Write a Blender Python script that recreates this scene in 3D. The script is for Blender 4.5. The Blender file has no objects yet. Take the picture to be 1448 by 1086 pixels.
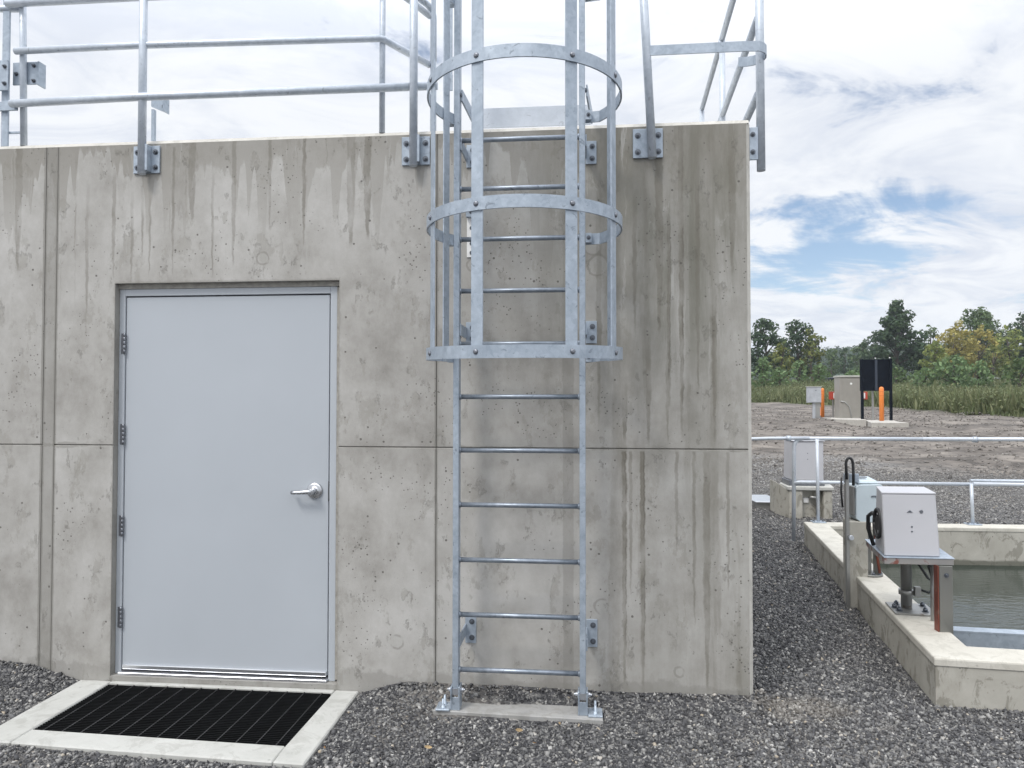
import bpy, bmesh, math, random
import numpy as np
from mathutils import Vector, Matrix
R = math.radians
rnd = random.Random(7)
SC = bpy.context.scene
COL = SC.collection

# ------------------------------------------------------------------ camera
cam = bpy.data.cameras.new('camera')
cam.sensor_width = 36.0
cam.lens = 36.0 * 1021.344 / 1448.0
cam.clip_start = 0.05
cam.clip_end = 3000
camo = bpy.data.objects.new('camera', cam)
COL.objects.link(camo)
YAW, PITCH, ROLL = 0.0958433, 0.0228897, 0.0007794
fw = Vector((-math.sin(YAW) * math.cos(PITCH), math.cos(YAW) * math.cos(PITCH), math.sin(PITCH)))
rt = Vector((math.cos(YAW), math.sin(YAW), 0))
up = rt.cross(fw)
r2 = rt * math.cos(ROLL) + up * math.sin(ROLL)
u2 = -rt * math.sin(ROLL) + up * math.cos(ROLL)
M = Matrix((r2, u2, -fw)).transposed().to_4x4()
M.translation = Vector((2.645836, -3.891464, 1.548593))
camo.matrix_world = M
SC.camera = camo

# ------------------------------------------------------------------ world
SUN_EL, SUN_AZ = 52.0, 215.0      # azimuth clockwise from +Y
W = bpy.data.worlds.new('World')
SC.world = W
W.use_nodes = True
wn, wl = W.node_tree.nodes, W.node_tree.links
wn.clear()


class NT:
    """small helper round a node tree"""
    def __init__(s, tree):
        s.t = tree; s.n = tree.nodes; s.l = tree.links
    def node(s, typ, **kw):
        x = s.n.new(typ)
        for k, v in kw.items(): setattr(x, k, v)
        return x
    def put(s, sock, v):
        if hasattr(v, 'is_linked') or isinstance(v, bpy.types.NodeSocket): s.l.new(v, sock)
        else:
            if sock.type == 'RGBA' and isinstance(v, (tuple, list)) and len(v) == 3: v = (*v, 1)
            sock.default_value = v
    def math(s, op, a, b=0.0, c=0.0, clamp=False):
        x = s.node('ShaderNodeMath', operation=op, use_clamp=clamp)
        s.put(x.inputs[0], a); s.put(x.inputs[1], b); s.put(x.inputs[2], c)
        return x.outputs[0]
    def add(s, a, b): return s.math('ADD', a, b)
    def sub(s, a, b): return s.math('SUBTRACT', a, b)
    def mul(s, a, b): return s.math('MULTIPLY', a, b)
    def mx(s, a, b): return s.math('MAXIMUM', a, b)
    def absd(s, a): return s.math('ABSOLUTE', a)
    def step(s, v, lo, hi, a=0.0, b=1.0):
        x = s.node('ShaderNodeMapRange', interpolation_type='SMOOTHSTEP')
        s.put(x.inputs[0], v); s.put(x.inputs[1], lo); s.put(x.inputs[2], hi)
        x.inputs[3].default_value = a; x.inputs[4].default_value = b
        return x.outputs[0]
    def mixc(s, f, a, b, blend='MIX'):
        x = s.node('ShaderNodeMix', data_type='RGBA', blend_type=blend)
        s.put(x.inputs[0], f); s.put(x.inputs[6], a); s.put(x.inputs[7], b)
        return x.outputs[2]
    def comb(s, x, y, z):
        c = s.node('ShaderNodeCombineXYZ')
        s.put(c.inputs[0], x); s.put(c.inputs[1], y); s.put(c.inputs[2], z)
        return c.outputs[0]
    def sep(s, v):
        c = s.node('ShaderNodeSeparateXYZ'); s.put(c.inputs[0], v)
        return c.outputs[0], c.outputs[1], c.outputs[2]
    def noise(s, vec, scale, detail=4.0, rough=0.55, dist=0.0, dims='3D'):
        x = s.node('ShaderNodeTexNoise', noise_dimensions=dims)
        if vec is not None: s.put(x.inputs['W' if dims == '1D' else 'Vector'], vec)
        x.inputs['Scale'].default_value = scale
        x.inputs['Detail'].default_value = detail
        x.inputs['Roughness'].default_value = rough
        x.inputs['Distortion'].default_value = dist
        return x.outputs[0]
    def voro(s, vec, scale, feature='F1'):
        x = s.node('ShaderNodeTexVoronoi', feature=feature)
        s.put(x.inputs['Vector'], vec); x.inputs['Scale'].default_value = scale
        return x
    def ramp(s, f, stops, interp='LINEAR'):
        x = s.node('ShaderNodeValToRGB')
        s.put(x.inputs[0], f)
        cr = x.color_ramp; cr.interpolation = interp
        while len(cr.elements) < len(stops): cr.elements.new(0.5)
        for e, (p, c) in zip(cr.elements, stops):
            e.position = p; e.color = (*c, 1) if len(c) == 3 else c
        return x.outputs[0]
    def bump(s, h, strength=0.3, dist=0.01):
        x = s.node('ShaderNodeBump')
        x.inputs['Strength'].default_value = strength; x.inputs['Distance'].default_value = dist
        s.put(x.inputs['Height'], h)
        return x.outputs[0]


N = NT(W.node_tree)
tc = N.node('ShaderNodeTexCoord')
dx, dy, dz = N.sep(tc.outputs['Generated'])
sky = N.node('ShaderNodeTexSky', sky_type='NISHITA')
sky.sun_disc = False
sky.sun_elevation = R(SUN_EL); sky.sun_rotation = R(SUN_AZ)
sky.altitude = 200; sky.air_density = 1.0; sky.dust_density = 1.2; sky.ozone_density = 1.0
zz = N.add(N.mx(dz, 0.0), 0.16)
cu, cv = N.math('DIVIDE', dx, zz), N.math('DIVIDE', dy, zz)
# cloud sheets drawn out along one wind direction, seen in perspective
ca, sa = math.cos(R(28)), math.sin(R(28))
wu = N.add(N.mul(cu, ca), N.mul(cv, sa)); wv = N.sub(N.mul(cv, ca), N.mul(cu, sa))
cvec = N.comb(N.mul(wu, 0.62), wv, 3.7)
n1 = N.noise(cvec, 1.5, 9, 0.60, 0.5)
n2 = N.noise(N.comb(N.mul(wu, 0.8), wv, 9.1), 0.55, 4, 0.5, 0.3)
n3 = N.noise(N.comb(N.mul(wu, 0.75), wv, 1.3), 2.6, 8, 0.62, 0.7)
az = N.math('ARCTAN2', dx, dy)
# thinner cloud to the north-east a little above the horizon
def hole_in(d0, dw, a0, aw):
    return N.mul(N.step(N.absd(N.sub(dz, d0)), dw, dw * 0.2), N.step(N.absd(N.sub(az, a0)), aw, aw * 0.25))
gap = N.add(N.mul(hole_in(0.21, 0.085, 0.29, 0.21), 0.185), N.mul(hole_in(0.105, 0.06, 0.45, 0.34), 0.085))
gap = N.add(gap, N.add(N.mul(hole_in(0.29, 0.10, -0.70, 0.30), 0.11), N.mul(hole_in(0.40, 0.16, 0.55, 0.35), 0.012)))
cov = N.add(N.add(N.mul(n1, 0.60), N.mul(n2, 0.27)), N.mul(n3, 0.52))
cov = N.add(N.sub(cov, N.mul(gap, 0.88)), N.mul(N.step(az, 0.12, -0.15), 0.045))
mask = N.step(cov, 0.49, 0.61)
haze_h = N.step(dz, 0.16, 0.0)
mask = N.math('MINIMUM', N.mx(mask, N.mul(haze_h, 0.50)), 0.975)
shade = N.step(N.add(N.mul(n3, 0.75), N.mul(n2, 0.30)), 0.40, 0.60)
ccol = N.mixc(shade, (0.655, 0.695, 0.775), (0.84, 0.86, 0.89))
over = N.step(dz, 0.34, 0.92, 1.0, 2.75)       # an overcast sky is brighter towards the zenith
cloud = N.node('ShaderNodeVectorMath', operation='SCALE')
N.put(cloud.inputs[0], ccol); N.put(cloud.inputs['Scale'], over)
bg1 = N.node('ShaderNodeBackground'); N.put(bg1.inputs[0], sky.outputs[0]); bg1.inputs[1].default_value = 0.12
bg2 = N.node('ShaderNodeBackground'); N.put(bg2.inputs[0], cloud.outputs[0]); bg2.inputs[1].default_value = 1.0
mixs = N.node('ShaderNodeMixShader')
N.put(mixs.inputs[0], mask); N.l.new(bg1.outputs[0], mixs.inputs[1]); N.l.new(bg2.outputs[0], mixs.inputs[2])
wo = N.node('ShaderNodeOutputWorld'); N.l.new(mixs.outputs[0], wo.inputs[0])

sun = bpy.data.lights.new('sun', 'SUN')
sun.energy = 1.5; sun.angle = R(14); sun.color = (1.0, 0.96, 0.90)
suno = bpy.data.objects.new('sun', sun); COL.objects.link(suno)
sd = Vector((math.sin(R(SUN_AZ)) * math.cos(R(SUN_EL)), math.cos(R(SUN_AZ)) * math.cos(R(SUN_EL)), math.sin(R(SUN_EL))))
suno.rotation_euler = sd.to_track_quat('Z', 'Y').to_euler()
suno.location = (0, -20, 30)
vs = SC.view_settings
vs.view_transform = 'Standard'; vs.look = 'None'; vs.gamma = 1.0; vs.exposure = 0.2
vs.use_curve_mapping = False


# ------------------------------------------------------------------ helpers
def mat(name):
    m = bpy.data.materials.new(name); m.use_nodes = True
    t = NT(m.node_tree); t.n.clear()
    b = t.node('ShaderNodeBsdfPrincipled'); o = t.node('ShaderNodeOutputMaterial')
    t.l.new(b.outputs[0], o.inputs[0])
    return m, t, b


def objco(t):
    return t.node('ShaderNodeTexCoord').outputs['Object']


def plain(name, col, rough=0.6, metal=0.0, var=0.12, scale=6.0, bump=0.0, bscale=60.0):
    m, t, b = mat(name)
    co = objco(t)
    n = t.noise(co, scale, 6, 0.6)
    c0 = tuple(c * (1 - var) for c in col); c1 = tuple(min(1, c * (1 + var)) for c in col)
    t.put(b.inputs['Base Color'], t.ramp(n, [(0.3, c0), (0.7, c1)]))
    b.inputs['Roughness'].default_value = rough; b.inputs['Metallic'].default_value = metal
    if bump: t.put(b.inputs['Normal'], t.bump(t.noise(co, bscale, 5, 0.6), bump, 0.004))
    return m


class MB:
    """collects shapes into ONE mesh"""
    def __init__(s): s.bm = bmesh.new()
    def box(s, a, b, bev=0.0, rot=None, origin=None, seg=1):
        x0, y0, z0 = a; x1, y1, z1 = b
        vs_ = [s.bm.verts.new(p) for p in [(x0,y0,z0),(x1,y0,z0),(x1,y1,z0),(x0,y1,z0),(x0,y0,z1),(x1,y0,z1),(x1,y1,z1),(x0,y1,z1)]]
        fs = [s.bm.faces.new([vs_[i] for i in q]) for q in [(0,3,2,1),(4,5,6,7),(0,1,5,4),(1,2,6,5),(2,3,7,6),(3,0,4,7)]]
        return s._post(vs_, fs, bev, rot, origin, seg)
    def hexa(s, pts, bev=0.0):
        """eight corners, order as in box"""
        vs_ = [s.bm.verts.new(p) for p in pts]
        fs = [s.bm.faces.new([vs_[i] for i in q]) for q in [(0,3,2,1),(4,5,6,7),(0,1,5,4),(1,2,6,5),(2,3,7,6),(3,0,4,7)]]
        return s._post(vs_, fs, bev, None, None, 1)
    def _post(s, vs_, fs, bev, rot, origin, seg):
        if rot is not None:
            o = Vector(origin) if origin is not None else sum((v.co for v in vs_), Vector()) / len(vs_)
            for v in vs_: v.co = o + rot @ (v.co - o)
        if bev:
            es = list({e for f in fs for e in f.edges})
            bmesh.ops.bevel(s.bm, geom=es, offset=bev, segments=seg, affect='EDGES', profile=0.5)
        return s
    def prism(s, poly, z0, z1, bev=0.0):
        """horizontal polygon (ccw) pulled up from z0 to z1"""
        n = len(poly)
        lo = [s.bm.verts.new((x, y, z0)) for x, y in poly]; hi = [s.bm.verts.new((x, y, z1)) for x, y in poly]
        fs = [s.bm.faces.new(lo[::-1]), s.bm.faces.new(hi)]
        for i in range(n):
            j = (i + 1) % n; fs.append(s.bm.faces.new((lo[i], lo[j], hi[j], hi[i])))
        return s._post(lo + hi, fs, bev, None, None, 1)
    def xprism(s, poly, x0, x1, bev=0.0):
        """polygon in (y,z) pulled along x"""
        n = len(poly)
        lo = [s.bm.verts.new((x0, y, z)) for y, z in poly]; hi = [s.bm.verts.new((x1, y, z)) for y, z in poly]
        fs = [s.bm.faces.new(lo[::-1]), s.bm.faces.new(hi)]
        for i in range(n):
            j = (i + 1) % n; fs.append(s.bm.faces.new((lo[i], lo[j], hi[j], hi[i])))
        bmesh.ops.recalc_face_normals(s.bm, faces=fs)
        return s._post(lo + hi, fs, bev, None, None, 1)
    def yprism(s, poly, y0, y1, bev=0.0):
        """polygon in (x,z) pulled along y"""
        n = len(poly)
        lo = [s.bm.verts.new((x, y0, z)) for x, z in poly]; hi = [s.bm.verts.new((x, y1, z)) for x, z in poly]
        fs = [s.bm.faces.new(lo), s.bm.faces.new(hi[::-1])]
        for i in range(n):
            j = (i + 1) % n; fs.append(s.bm.faces.new((lo[j], lo[i], hi[i], hi[j])))
        bmesh.ops.recalc_face_normals(s.bm, faces=fs)
        return s._post(lo + hi, fs, bev, None, None, 1)
    def tube(s, pts, r, seg=14, cap=True, radii=None):
        pts = [Vector(p) for p in pts]; rings = []
        n = len(pts); prev = None
        for i, p in enumerate(pts):
            if i == 0: d = pts[1] - p
            elif i == n - 1: d = p - pts[i - 1]
            else: d = (pts[i + 1] - p).normalized() + (p - pts[i - 1]).normalized()
            d.normalize()
            if prev is None:
                a = d.orthogonal().normalized()
            else:
                a = prev - d * prev.dot(d)
                a = a.normalized() if a.length > 1e-6 else d.orthogonal().normalized()
            prev = a; b = d.cross(a)
            k = radii[i] if radii else r
            if 0 < i < n - 1:
                cs = max(0.5, math.sqrt(max(0.0, (1 + (pts[i+1]-p).normalized().dot((p-pts[i-1]).normalized())) / 2)))
            rings.append([s.bm.verts.new(p + (a * math.cos(2*math.pi*q/seg) + b * math.sin(2*math.pi*q/seg)) * k) for q in range(seg)])
        for i in range(n - 1):
            for q in range(seg):
                f = s.bm.faces.new((rings[i][q], rings[i][(q+1) % seg], rings[i+1][(q+1) % seg], rings[i+1][q])); f.smooth = True
        if cap:
            s.bm.faces.new(rings[0][::-1]); s.bm.faces.new(rings[-1])
        return s
    def lathe(s, o, axis, prof, seg=24):
        """prof: list of (distance along axis, radius)"""
        o = Vector(o); ax = Vector(axis).normalized(); a = ax.orthogonal().normalized(); b = ax.cross(a)
        rings = []
        for h, r in prof:
            rings.append([s.bm.verts.new(o + ax*h + (a*math.cos(2*math.pi*q/seg) + b*math.sin(2*math.pi*q/seg)) * max(r, 1e-4)) for q in range(seg)])
        for i in range(len(prof) - 1):
            for q in range(seg):
                f = s.bm.faces.new((rings[i][q], rings[i][(q+1) % seg], rings[i+1][(q+1) % seg], rings[i+1][q])); f.smooth = abs(prof[i][0]-prof[i+1][0]) > 1e-5 and abs(prof[i][1]-prof[i+1][1]) < 0.02
        s.bm.faces.new(rings[0][::-1]); s.bm.faces.new(rings[-1])
        return s
    def strap(s, pts, h, t):
        """flat bar: follows pts (its lower outer line) upright, height h along z, thickness t"""
        pts = [Vector(p) for p in pts]; n = len(pts); rows = []
        for i, p in enumerate(pts):
            d = (pts[min(i+1, n-1)] - pts[max(i-1, 0)]); d.z = 0; d.normalize()
            nn = Vector((-d.y, d.x, 0))
            rows.append([s.bm.verts.new(q) for q in (p, p + nn*t, p + nn*t + Vector((0,0,h)), p + Vector((0,0,h)))])
        for i in range(n - 1):
            for q in range(4):
                f = s.bm.faces.new((rows[i][q], rows[i][(q+1) % 4], rows[i+1][(q+1) % 4], rows[i+1][q]))
        s.bm.faces.new(rows[0][::-1]); s.bm.faces.new(rows[-1])
        return s
    def build(s, name, m, parent=None, recalc=True):
        if recalc: bmesh.ops.recalc_face_normals(s.bm, faces=s.bm.faces[:])
        me = bpy.data.meshes.new(name); s.bm.to_mesh(me); s.bm.free()
        me.materials.append(m)
        o = bpy.data.objects.new(name, me); COL.objects.link(o)
        if parent is not None: o.parent = parent
        return o


def nmesh(name, verts, faces4=None, tris=None, m=None, parent=None, smooth=False):
    """fast mesh from numpy arrays"""
    me = bpy.data.meshes.new(name)
    verts = np.asarray(verts, np.float32)
    loops = []; starts = []; c = 0
    if faces4 is not None and len(faces4):
        f = np.asarray(faces4, np.int32); loops.append(f.ravel()); starts.append(np.arange(len(f)) * 4 + c); c += f.size
    if tris is not None and len(tris):
        f = np.asarray(tris, np.int32); loops.append(f.ravel()); starts.append(np.arange(len(f)) * 3 + c); c += f.size
    loops = np.concatenate(loops); starts = np.concatenate(starts).astype(np.int32)
    me.vertices.add(len(verts)); me.vertices.foreach_set('co', verts.ravel())
    me.loops.add(len(loops)); me.loops.foreach_set('vertex_index', loops)
    me.polygons.add(len(starts)); me.polygons.foreach_set('loop_start', starts)
    if smooth: me.polygons.foreach_set('use_smooth', np.ones(len(starts), bool))
    me.update(calc_edges=True); me.validate()
    if m: me.materials.append(m)
    o = bpy.data.objects.new(name, me); COL.objects.link(o)
    if parent is not None: o.parent = parent
    return o


def empty(name, loc=(0, 0, 0)):
    o = bpy.data.objects.new(name, None); o.empty_display_size = 0.1; COL.objects.link(o)
    o.location = loc
    return o


def root(name, label, cat, group=None):
    """an Empty at the world origin's axes; parts keep world coordinates"""
    o = empty(name); o['label'] = label; o['category'] = cat
    if group: o['group'] = group
    return o


def tag(o, label=None, cat=None, group=None, kind=None):
    if label: o['label'] = label
    if cat: o['category'] = cat
    if group: o['group'] = group
    if kind: o['kind'] = kind
    return o


def rebase(r, loc):
    """move the Empty to the thing's base, leaving its parts where they are"""
    loc = Vector(loc)
    for ch in COL.objects:
        if ch.parent == r: ch.location = ch.location - loc
    r.location = loc


# ------------------------------------------------------------------ materials
def concrete_wall():
    m, t, b = mat('stained_concrete')
    co = objco(t); x, y, z = t.sep(co)
    big = t.noise(co, 0.9, 7, 0.6)
    mid = t.noise(t.comb(x, y, t.mul(z, 0.8)), 4.2, 9, 0.68, 0.12)
    fine = t.noise(co, 34, 7, 0.7)
    grit = t.noise(co, 190, 3, 0.6)
    base = t.ramp(t.add(t.mul(big, 0.45), t.mul(mid, 0.55)), [(0.33, (0.248, 0.236, 0.216)), (0.47, (0.368, 0.356, 0.334)), (0.61, (0.464, 0.454, 0.434))])
    # patchy cement skin with hard, ragged edges
    skin = t.noise(t.comb(t.mul(x, 1.0), y, t.mul(z, 0.55)), 6.5, 10, 0.74, 0.10)
    col = t.mixc(t.mul(t.step(skin, 0.555, 0.585), 0.45), base, (0.290, 0.278, 0.250))
    col = t.mixc(t.mul(t.step(t.noise(t.comb(x, y, t.mul(z, 0.6)), 3.1, 10, 0.76, 0.10), 0.585, 0.62), 0.42), col, (0.245, 0.233, 0.205))
    # the east end and the top of the wall stay damp and dark
    damp = t.mul(t.step(x, 1.7, 3.3), t.step(z, 0.9, 2.2))
    damp2 = t.mul(t.step(x, 2.4, 3.4), 0.5)
    damp = t.math('MINIMUM', t.mx(damp, damp2), 1.0)
    damp = t.mul(damp, t.add(0.35, t.mul(t.step(t.noise(t.comb(t.mul(x, 5), 0, t.mul(z, 0.8)), 1.0, 7, 0.68, 0.4), 0.35, 0.65), 0.75)))
    col = t.mixc(t.mul(damp, 0.82), col, (0.155, 0.151, 0.122))
    wob = t.mul(t.sub(t.noise(t.comb(t.mul(x, 3), 0, t.mul(z, 9)), 1.0, 5, 0.6), 0.5), 0.030)
    wob2 = t.mul(t.sub(t.noise(t.comb(0, 0, t.mul(z, 30)), 1.0, 4, 0.6), 0.5), 0.012)
    xw = t.add(x, t.add(wob, wob2))
    drop = t.sub(3.03, z)
    # run-off curtain hanging from the top edge, its length changing along the wall
    ln = t.noise(t.add(t.mul(x, 4.3), 3.1), 1.0, 3, 0.62, dims='1D')
    ln2 = t.noise(t.mul(x, 1.3), 1.0, 3, 0.6, dims='1D')
    jag = t.sub(t.noise(t.comb(t.mul(x, 15), 0, t.mul(z, 6)), 1.0, 8, 0.74, 0.1), 0.5)
    length = t.add(0.02, t.add(t.mul(t.step(ln, 0.42, 0.74), 0.62), t.mul(t.step(ln2, 0.40, 0.62), 0.16)))
    length = t.add(length, t.mul(t.step(x, 2.0, 3.1), 0.35))
    over_ = t.sub(t.sub(drop, length), t.mul(jag, t.add(0.16, t.mul(length, 0.55))))
    curt = t.step(over_, 0.03, -0.02)
    ck = t.mul(t.add(0.20, t.step(drop, 0.55, 0.02, 0.0, 0.40)), t.add(0.55, t.mul(t.step(mid, 0.38, 0.60), 0.45)))
    col = t.mixc(t.mul(curt, ck), col, (0.175, 0.161, 0.131))
    edge = t.mul(t.step(t.absd(t.sub(over_, 0.012)), 0.014, 0.0), t.step(jag, -0.08, 0.06))
    col = t.mixc(t.mul(t.mul(edge, 0.30), t.step(drop, 1.0, 0.3)), col, (0.52, 0.52, 0.50))
    # pale streaks left between the runs
    pale = t.step(t.noise(t.comb(t.mul(xw, 13), 0, t.mul(z, 0.9)), 1.0, 5, 0.65), 0.60, 0.66)
    col = t.mixc(t.mul(t.mul(pale, t.add(0.28, t.mul(t.step(x, 2.4, 3.0), 0.30))), t.step(t.add(drop, t.mul(jag, 1.2)), 2.1, 0.15)), col, (0.47, 0.465, 0.445))
    # many thin drip lines
    thin = t.step(t.noise(t.comb(t.mul(xw, 21), 0, t.mul(z, 0.5)), 1.0, 3, 0.55), 0.63, 0.68)
    fade = t.step(t.add(drop, t.mul(t.sub(big, 0.5), 2.2)), 1.5, 0.1)
    brk = t.step(t.noise(t.comb(t.mul(x, 9), 2.0, t.mul(z, 3.5)), 1.0, 5, 0.65), 0.38, 0.60)
    col = t.mixc(t.mul(t.mul(t.mul(thin, 0.58), fade), brk), col, (0.190, 0.178, 0.150))
    streak = t.mul(t.step(t.noise(t.comb(t.mul(xw, 8), 0, t.mul(z, 0.35)), 1.0, 4, 0.6), 0.52, 0.62), t.step(x, 2.2, 3.0))
    col = t.mixc(t.mul(t.mul(streak, t.add(0.35, t.mul(brk, 0.65))), 0.40), col, (0.135, 0.122, 0.096))
    # single runs, each with its own place, top, bottom and width
    runs = [(3.06, 3.03, 1.9, .030, .5), (3.11, 2.7, 1.5, .014, .6), (2.93, 2.75, 1.9, .016, .5), (3.44, 3.03, 2.2, .026, .45), (2.80, 2.8, 2.0, .018, .45), (2.905, 1.285, .5, .012, .45), (3.145, 1.285, .75, .012, .4), (3.10, 1.9, 1.32, .012, .5), (2.872, 1.285, 0.05, .017, .6), (2.968, 1.285, 0.02, .019, .62), (3.30, 1.285, 0.02, .026, .5), (3.235, 1.285, .35, .012, .5), (3.41, 1.285, .55, .012, .4),
            (3.175, 3.03, 1.35, .020, .6), (3.26, 2.9, 1.6, .016, .5), (3.345, 2.3, 1.31, .018, .45), (3.0, 2.0, 1.3, .02, .5), (2.875, 1.72, 1.33, .022, .6), (-0.028, 2.97, 2.23, .016, .5), (0.082, 2.82, 2.2, .013, .4),
            (1.37, 3.03, 2.40, .034, .5), (1.465, 3.03, 2.44, .030, .5), (1.10, 3.03, 2.40, .014, .55), (0.33, 3.0, 2.25, .011, .45), (0.565, 2.95, 2.24, .011, .5), (0.69, 3.03, 2.3, .018, .35), (0.145, 2.85, 2.35, .010, .5), (0.19, 2.85, 2.25, .010, .5),
            (-0.19, 2.9, 1.9, .014, .35), (-0.62, 3.03, 2.3, .03, .45), (0.90, 3.03, 2.5, .013, .4), (0.44, 3.03, 2.55, .03, .4), (2.74, 2.9, 1.4, .02, .45)]
    for x0, zt, zb, w, k in runs:
        w *= 0.68; k *= 0.88
        wz = t.step(z, zb, zb + 0.45 * (zt - zb), w * 0.35, w)
        mk = t.step(t.sub(t.absd(t.sub(xw, x0)), wz), 0.004, -0.004)
        mk = t.mul(mk, t.mul(t.step(z, zb - 0.01, zb + 0.05), t.step(z, zt, zt - (0.012 if zt < 1.3 or zt > 2.98 else 0.35))))
        col = t.mixc(t.mul(mk, t.mul(t.add(0.42, t.mul(brk, 0.58)), min(0.85, k * 1.35))), col, (0.135, 0.123, 0.097))
        if k >= .5: col = t.mixc(t.mul(t.step(t.absd(t.sub(xw, t.add(x0, w * .55))), 0.0035, 0.001), t.mul(t.mul(brk, 0.5), t.mul(t.step(z, zb, zb + 0.05), t.step(z, zt, zt - (0.012 if zt < 1.3 or zt > 2.98 else 0.35))))), col, (0.075, 0.068, 0.055))
    # form-joint bleeding: dark strip on the left, thin line by the ladder, faint one behind it
    jn = t.noise(t.comb(0, 0, t.mul(z, 5)), 1.0, 6, 0.7)
    for x0, w, k in ((-0.450, 0.012, 0.75), (-0.375, 0.010, 0.75), (-0.41, 0.036, 0.42), (1.856, 0.010, 0.60), (2.575, 0.030, 0.38)):
        mk = t.step(t.sub(t.absd(t.sub(x, t.add(x0, t.mul(wob, 0.25)))), t.mul(w, t.add(0.3, t.mul(jn, 1.3)))), 0.004, -0.004)
        col = t.mixc(t.mul(mk, k), col, (0.205, 0.197, 0.178))
    hj = t.step(t.sub(t.absd(t.sub(z, 1.292)), t.mul(t.step(mid, 0.45, 0.65), 0.02)), 0.004, -0.004)
    col = t.mixc(t.mul(hj, 0.5), col, (0.2, 0.19, 0.17))
    # ragged rim round the door opening
    ddx = t.mx(t.sub(-0.015, x), t.sub(x, 1.307)); ddz = t.sub(z, 2.222); dd = t.mx(ddx, ddz)
    rim = t.mul(t.step(dd, t.add(0.006, t.mul(t.step(fine, 0.45, 0.7), 0.028)), 0.0), t.step(dd, -0.02, -0.005))
    col = t.mixc(t.mul(rim, 0.45), col, (0.215, 0.205, 0.18))
    # splash band above the gravel
    foot = t.step(t.sub(z, t.add(0.045, t.mul(t.sub(t.noise(co, 6, 6, 0.7), 0.5), 0.22))), 0.03, 0.0)
    col = t.mixc(t.mul(foot, 0.40), col, (0.185, 0.178, 0.16))
    # filled tie holes: rings and patches
    for cx, cz, rr in ((2.735, 2.275, .055), (2.705, 2.375, .042), (2.748, .457, .036), (2.055, 2.29, .03), (1.64, .232, .035), (0.86, 2.345, .034), (3.155, .125, .025)):
        if rr <= 0: continue
        px, pz = t.sub(x, cx), t.sub(z, cz)
        d = t.math('SQRT', t.add(t.mul(px, px), t.mul(pz, pz)))
        d = t.add(d, t.mul(t.sub(t.noise(co, 14, 4, 0.6), 0.5), 0.03))
        ring = t.mul(t.step(t.absd(t.sub(d, rr)), 0.008, 0.003), t.step(t.noise(co, 11, 3, 0.5), 0.38, 0.5))
        col = t.mixc(t.mul(t.step(d, rr, rr - 0.008), 0.25), col, (0.40, 0.395, 0.37))
        col = t.mixc(t.mul(ring, 0.45), col, (0.19, 0.18, 0.16))
    # bug holes and fine cracks
    v = t.voro(t.add(0, 0) if False else co, 23)
    rr_ = t.sep(v.outputs['Color'])[0]
    hole = t.step(t.sub(v.outputs['Distance'], t.mul(t.step(rr_, 0.70, 1.0), 0.15)), 0.012, -0.012)
    v2 = t.voro(co, 62); r2_ = t.sep(v2.outputs['Color'])[1]
    hole2 = t.step(t.sub(v2.outputs['Distance'], t.mul(t.mul(t.step(r2_, 0.70, 1.0), 0.26), t.step(t.noise(co, 2.4, 5, 0.6), 0.47, 0.62))), 0.02, -0.02)
    holes = t.mx(hole, hole2)
    col = t.mixc(t.mul(holes, 0.75), col, (0.085, 0.078, 0.068))
    # chipped edges of the cement skin
    chip = t.mul(t.step(t.absd(t.sub(skin, 0.57)), 0.012, 0.0), t.step(t.noise(co, 8, 3, 0.6), 0.50, 0.60))
    col = t.mixc(t.mul(chip, 0.42), col, (0.16, 0.15, 0.13))
    col = t.mixc(t.mul(t.sub(fine, 0.5), 0.5), col, t.mixc(1.0, col, (1.25, 1.25, 1.25), 'MULTIPLY'))
    t.put(b.inputs['Base Color'], col)
    t.put(b.inputs['Roughness'], t.sub(0.90, t.mul(curt, 0.12)))
    h = t.add(t.add(t.mul(mid, 0.5), t.mul(fine, 0.30)), t.mul(grit, 0.10))
    h = t.sub(h, t.mul(holes, 0.9)); h = t.sub(h, t.mul(chip, 0.4))
    t.put(b.inputs['Normal'], t.bump(h, 0.55, 0.006))
    return m


def concrete(name, lo, hi, stain=(0.20, 0.19, 0.165), k=0.4, scale=5.0, pits=0.5):
    m, t, b = mat(name)
    co = objco(t); x, y, z = t.sep(co)
    mid = t.noise(co, scale, 9, 0.68, 0.6); fine = t.noise(co, 45, 6, 0.7)
    col = t.ramp(mid, [(0.30, lo), (0.65, hi)])
    pat = t.noise(t.comb(t.mul(x, 1.6), t.mul(y, 1.6), z), scale * 1.3, 9, 0.72, 0.8)
    col = t.mixc(t.mul(t.step(pat, 0.52, 0.575), k), col, stain)
    v = t.voro(co, 26); rr_ = t.sep(v.outputs['Color'])[0]
    hole = t.step(t.sub(v.outputs['Distance'], t.mul(t.step(rr_, 0.80, 1.0), 0.17)), 0.012, -0.012)
    col = t.mixc(t.mul(hole, pits), col, (0.10, 0.095, 0.085))
    if name == 'basin_concrete': col = t.mixc(t.mul(t.step(t.add(z, t.mul(t.sub(mid, .5), .06)), -0.135, -0.165), 0.75), col, (0.075, 0.078, 0.058))
    t.put(b.inputs['Base Color'], col); b.inputs['Roughness'].default_value = 0.88
    t.put(b.inputs['Normal'], t.bump(t.sub(t.add(t.mul(mid, 0.5), t.mul(fine, 0.4)), t.mul(hole, 0.8)), 0.4, 0.005))
    return m


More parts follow.
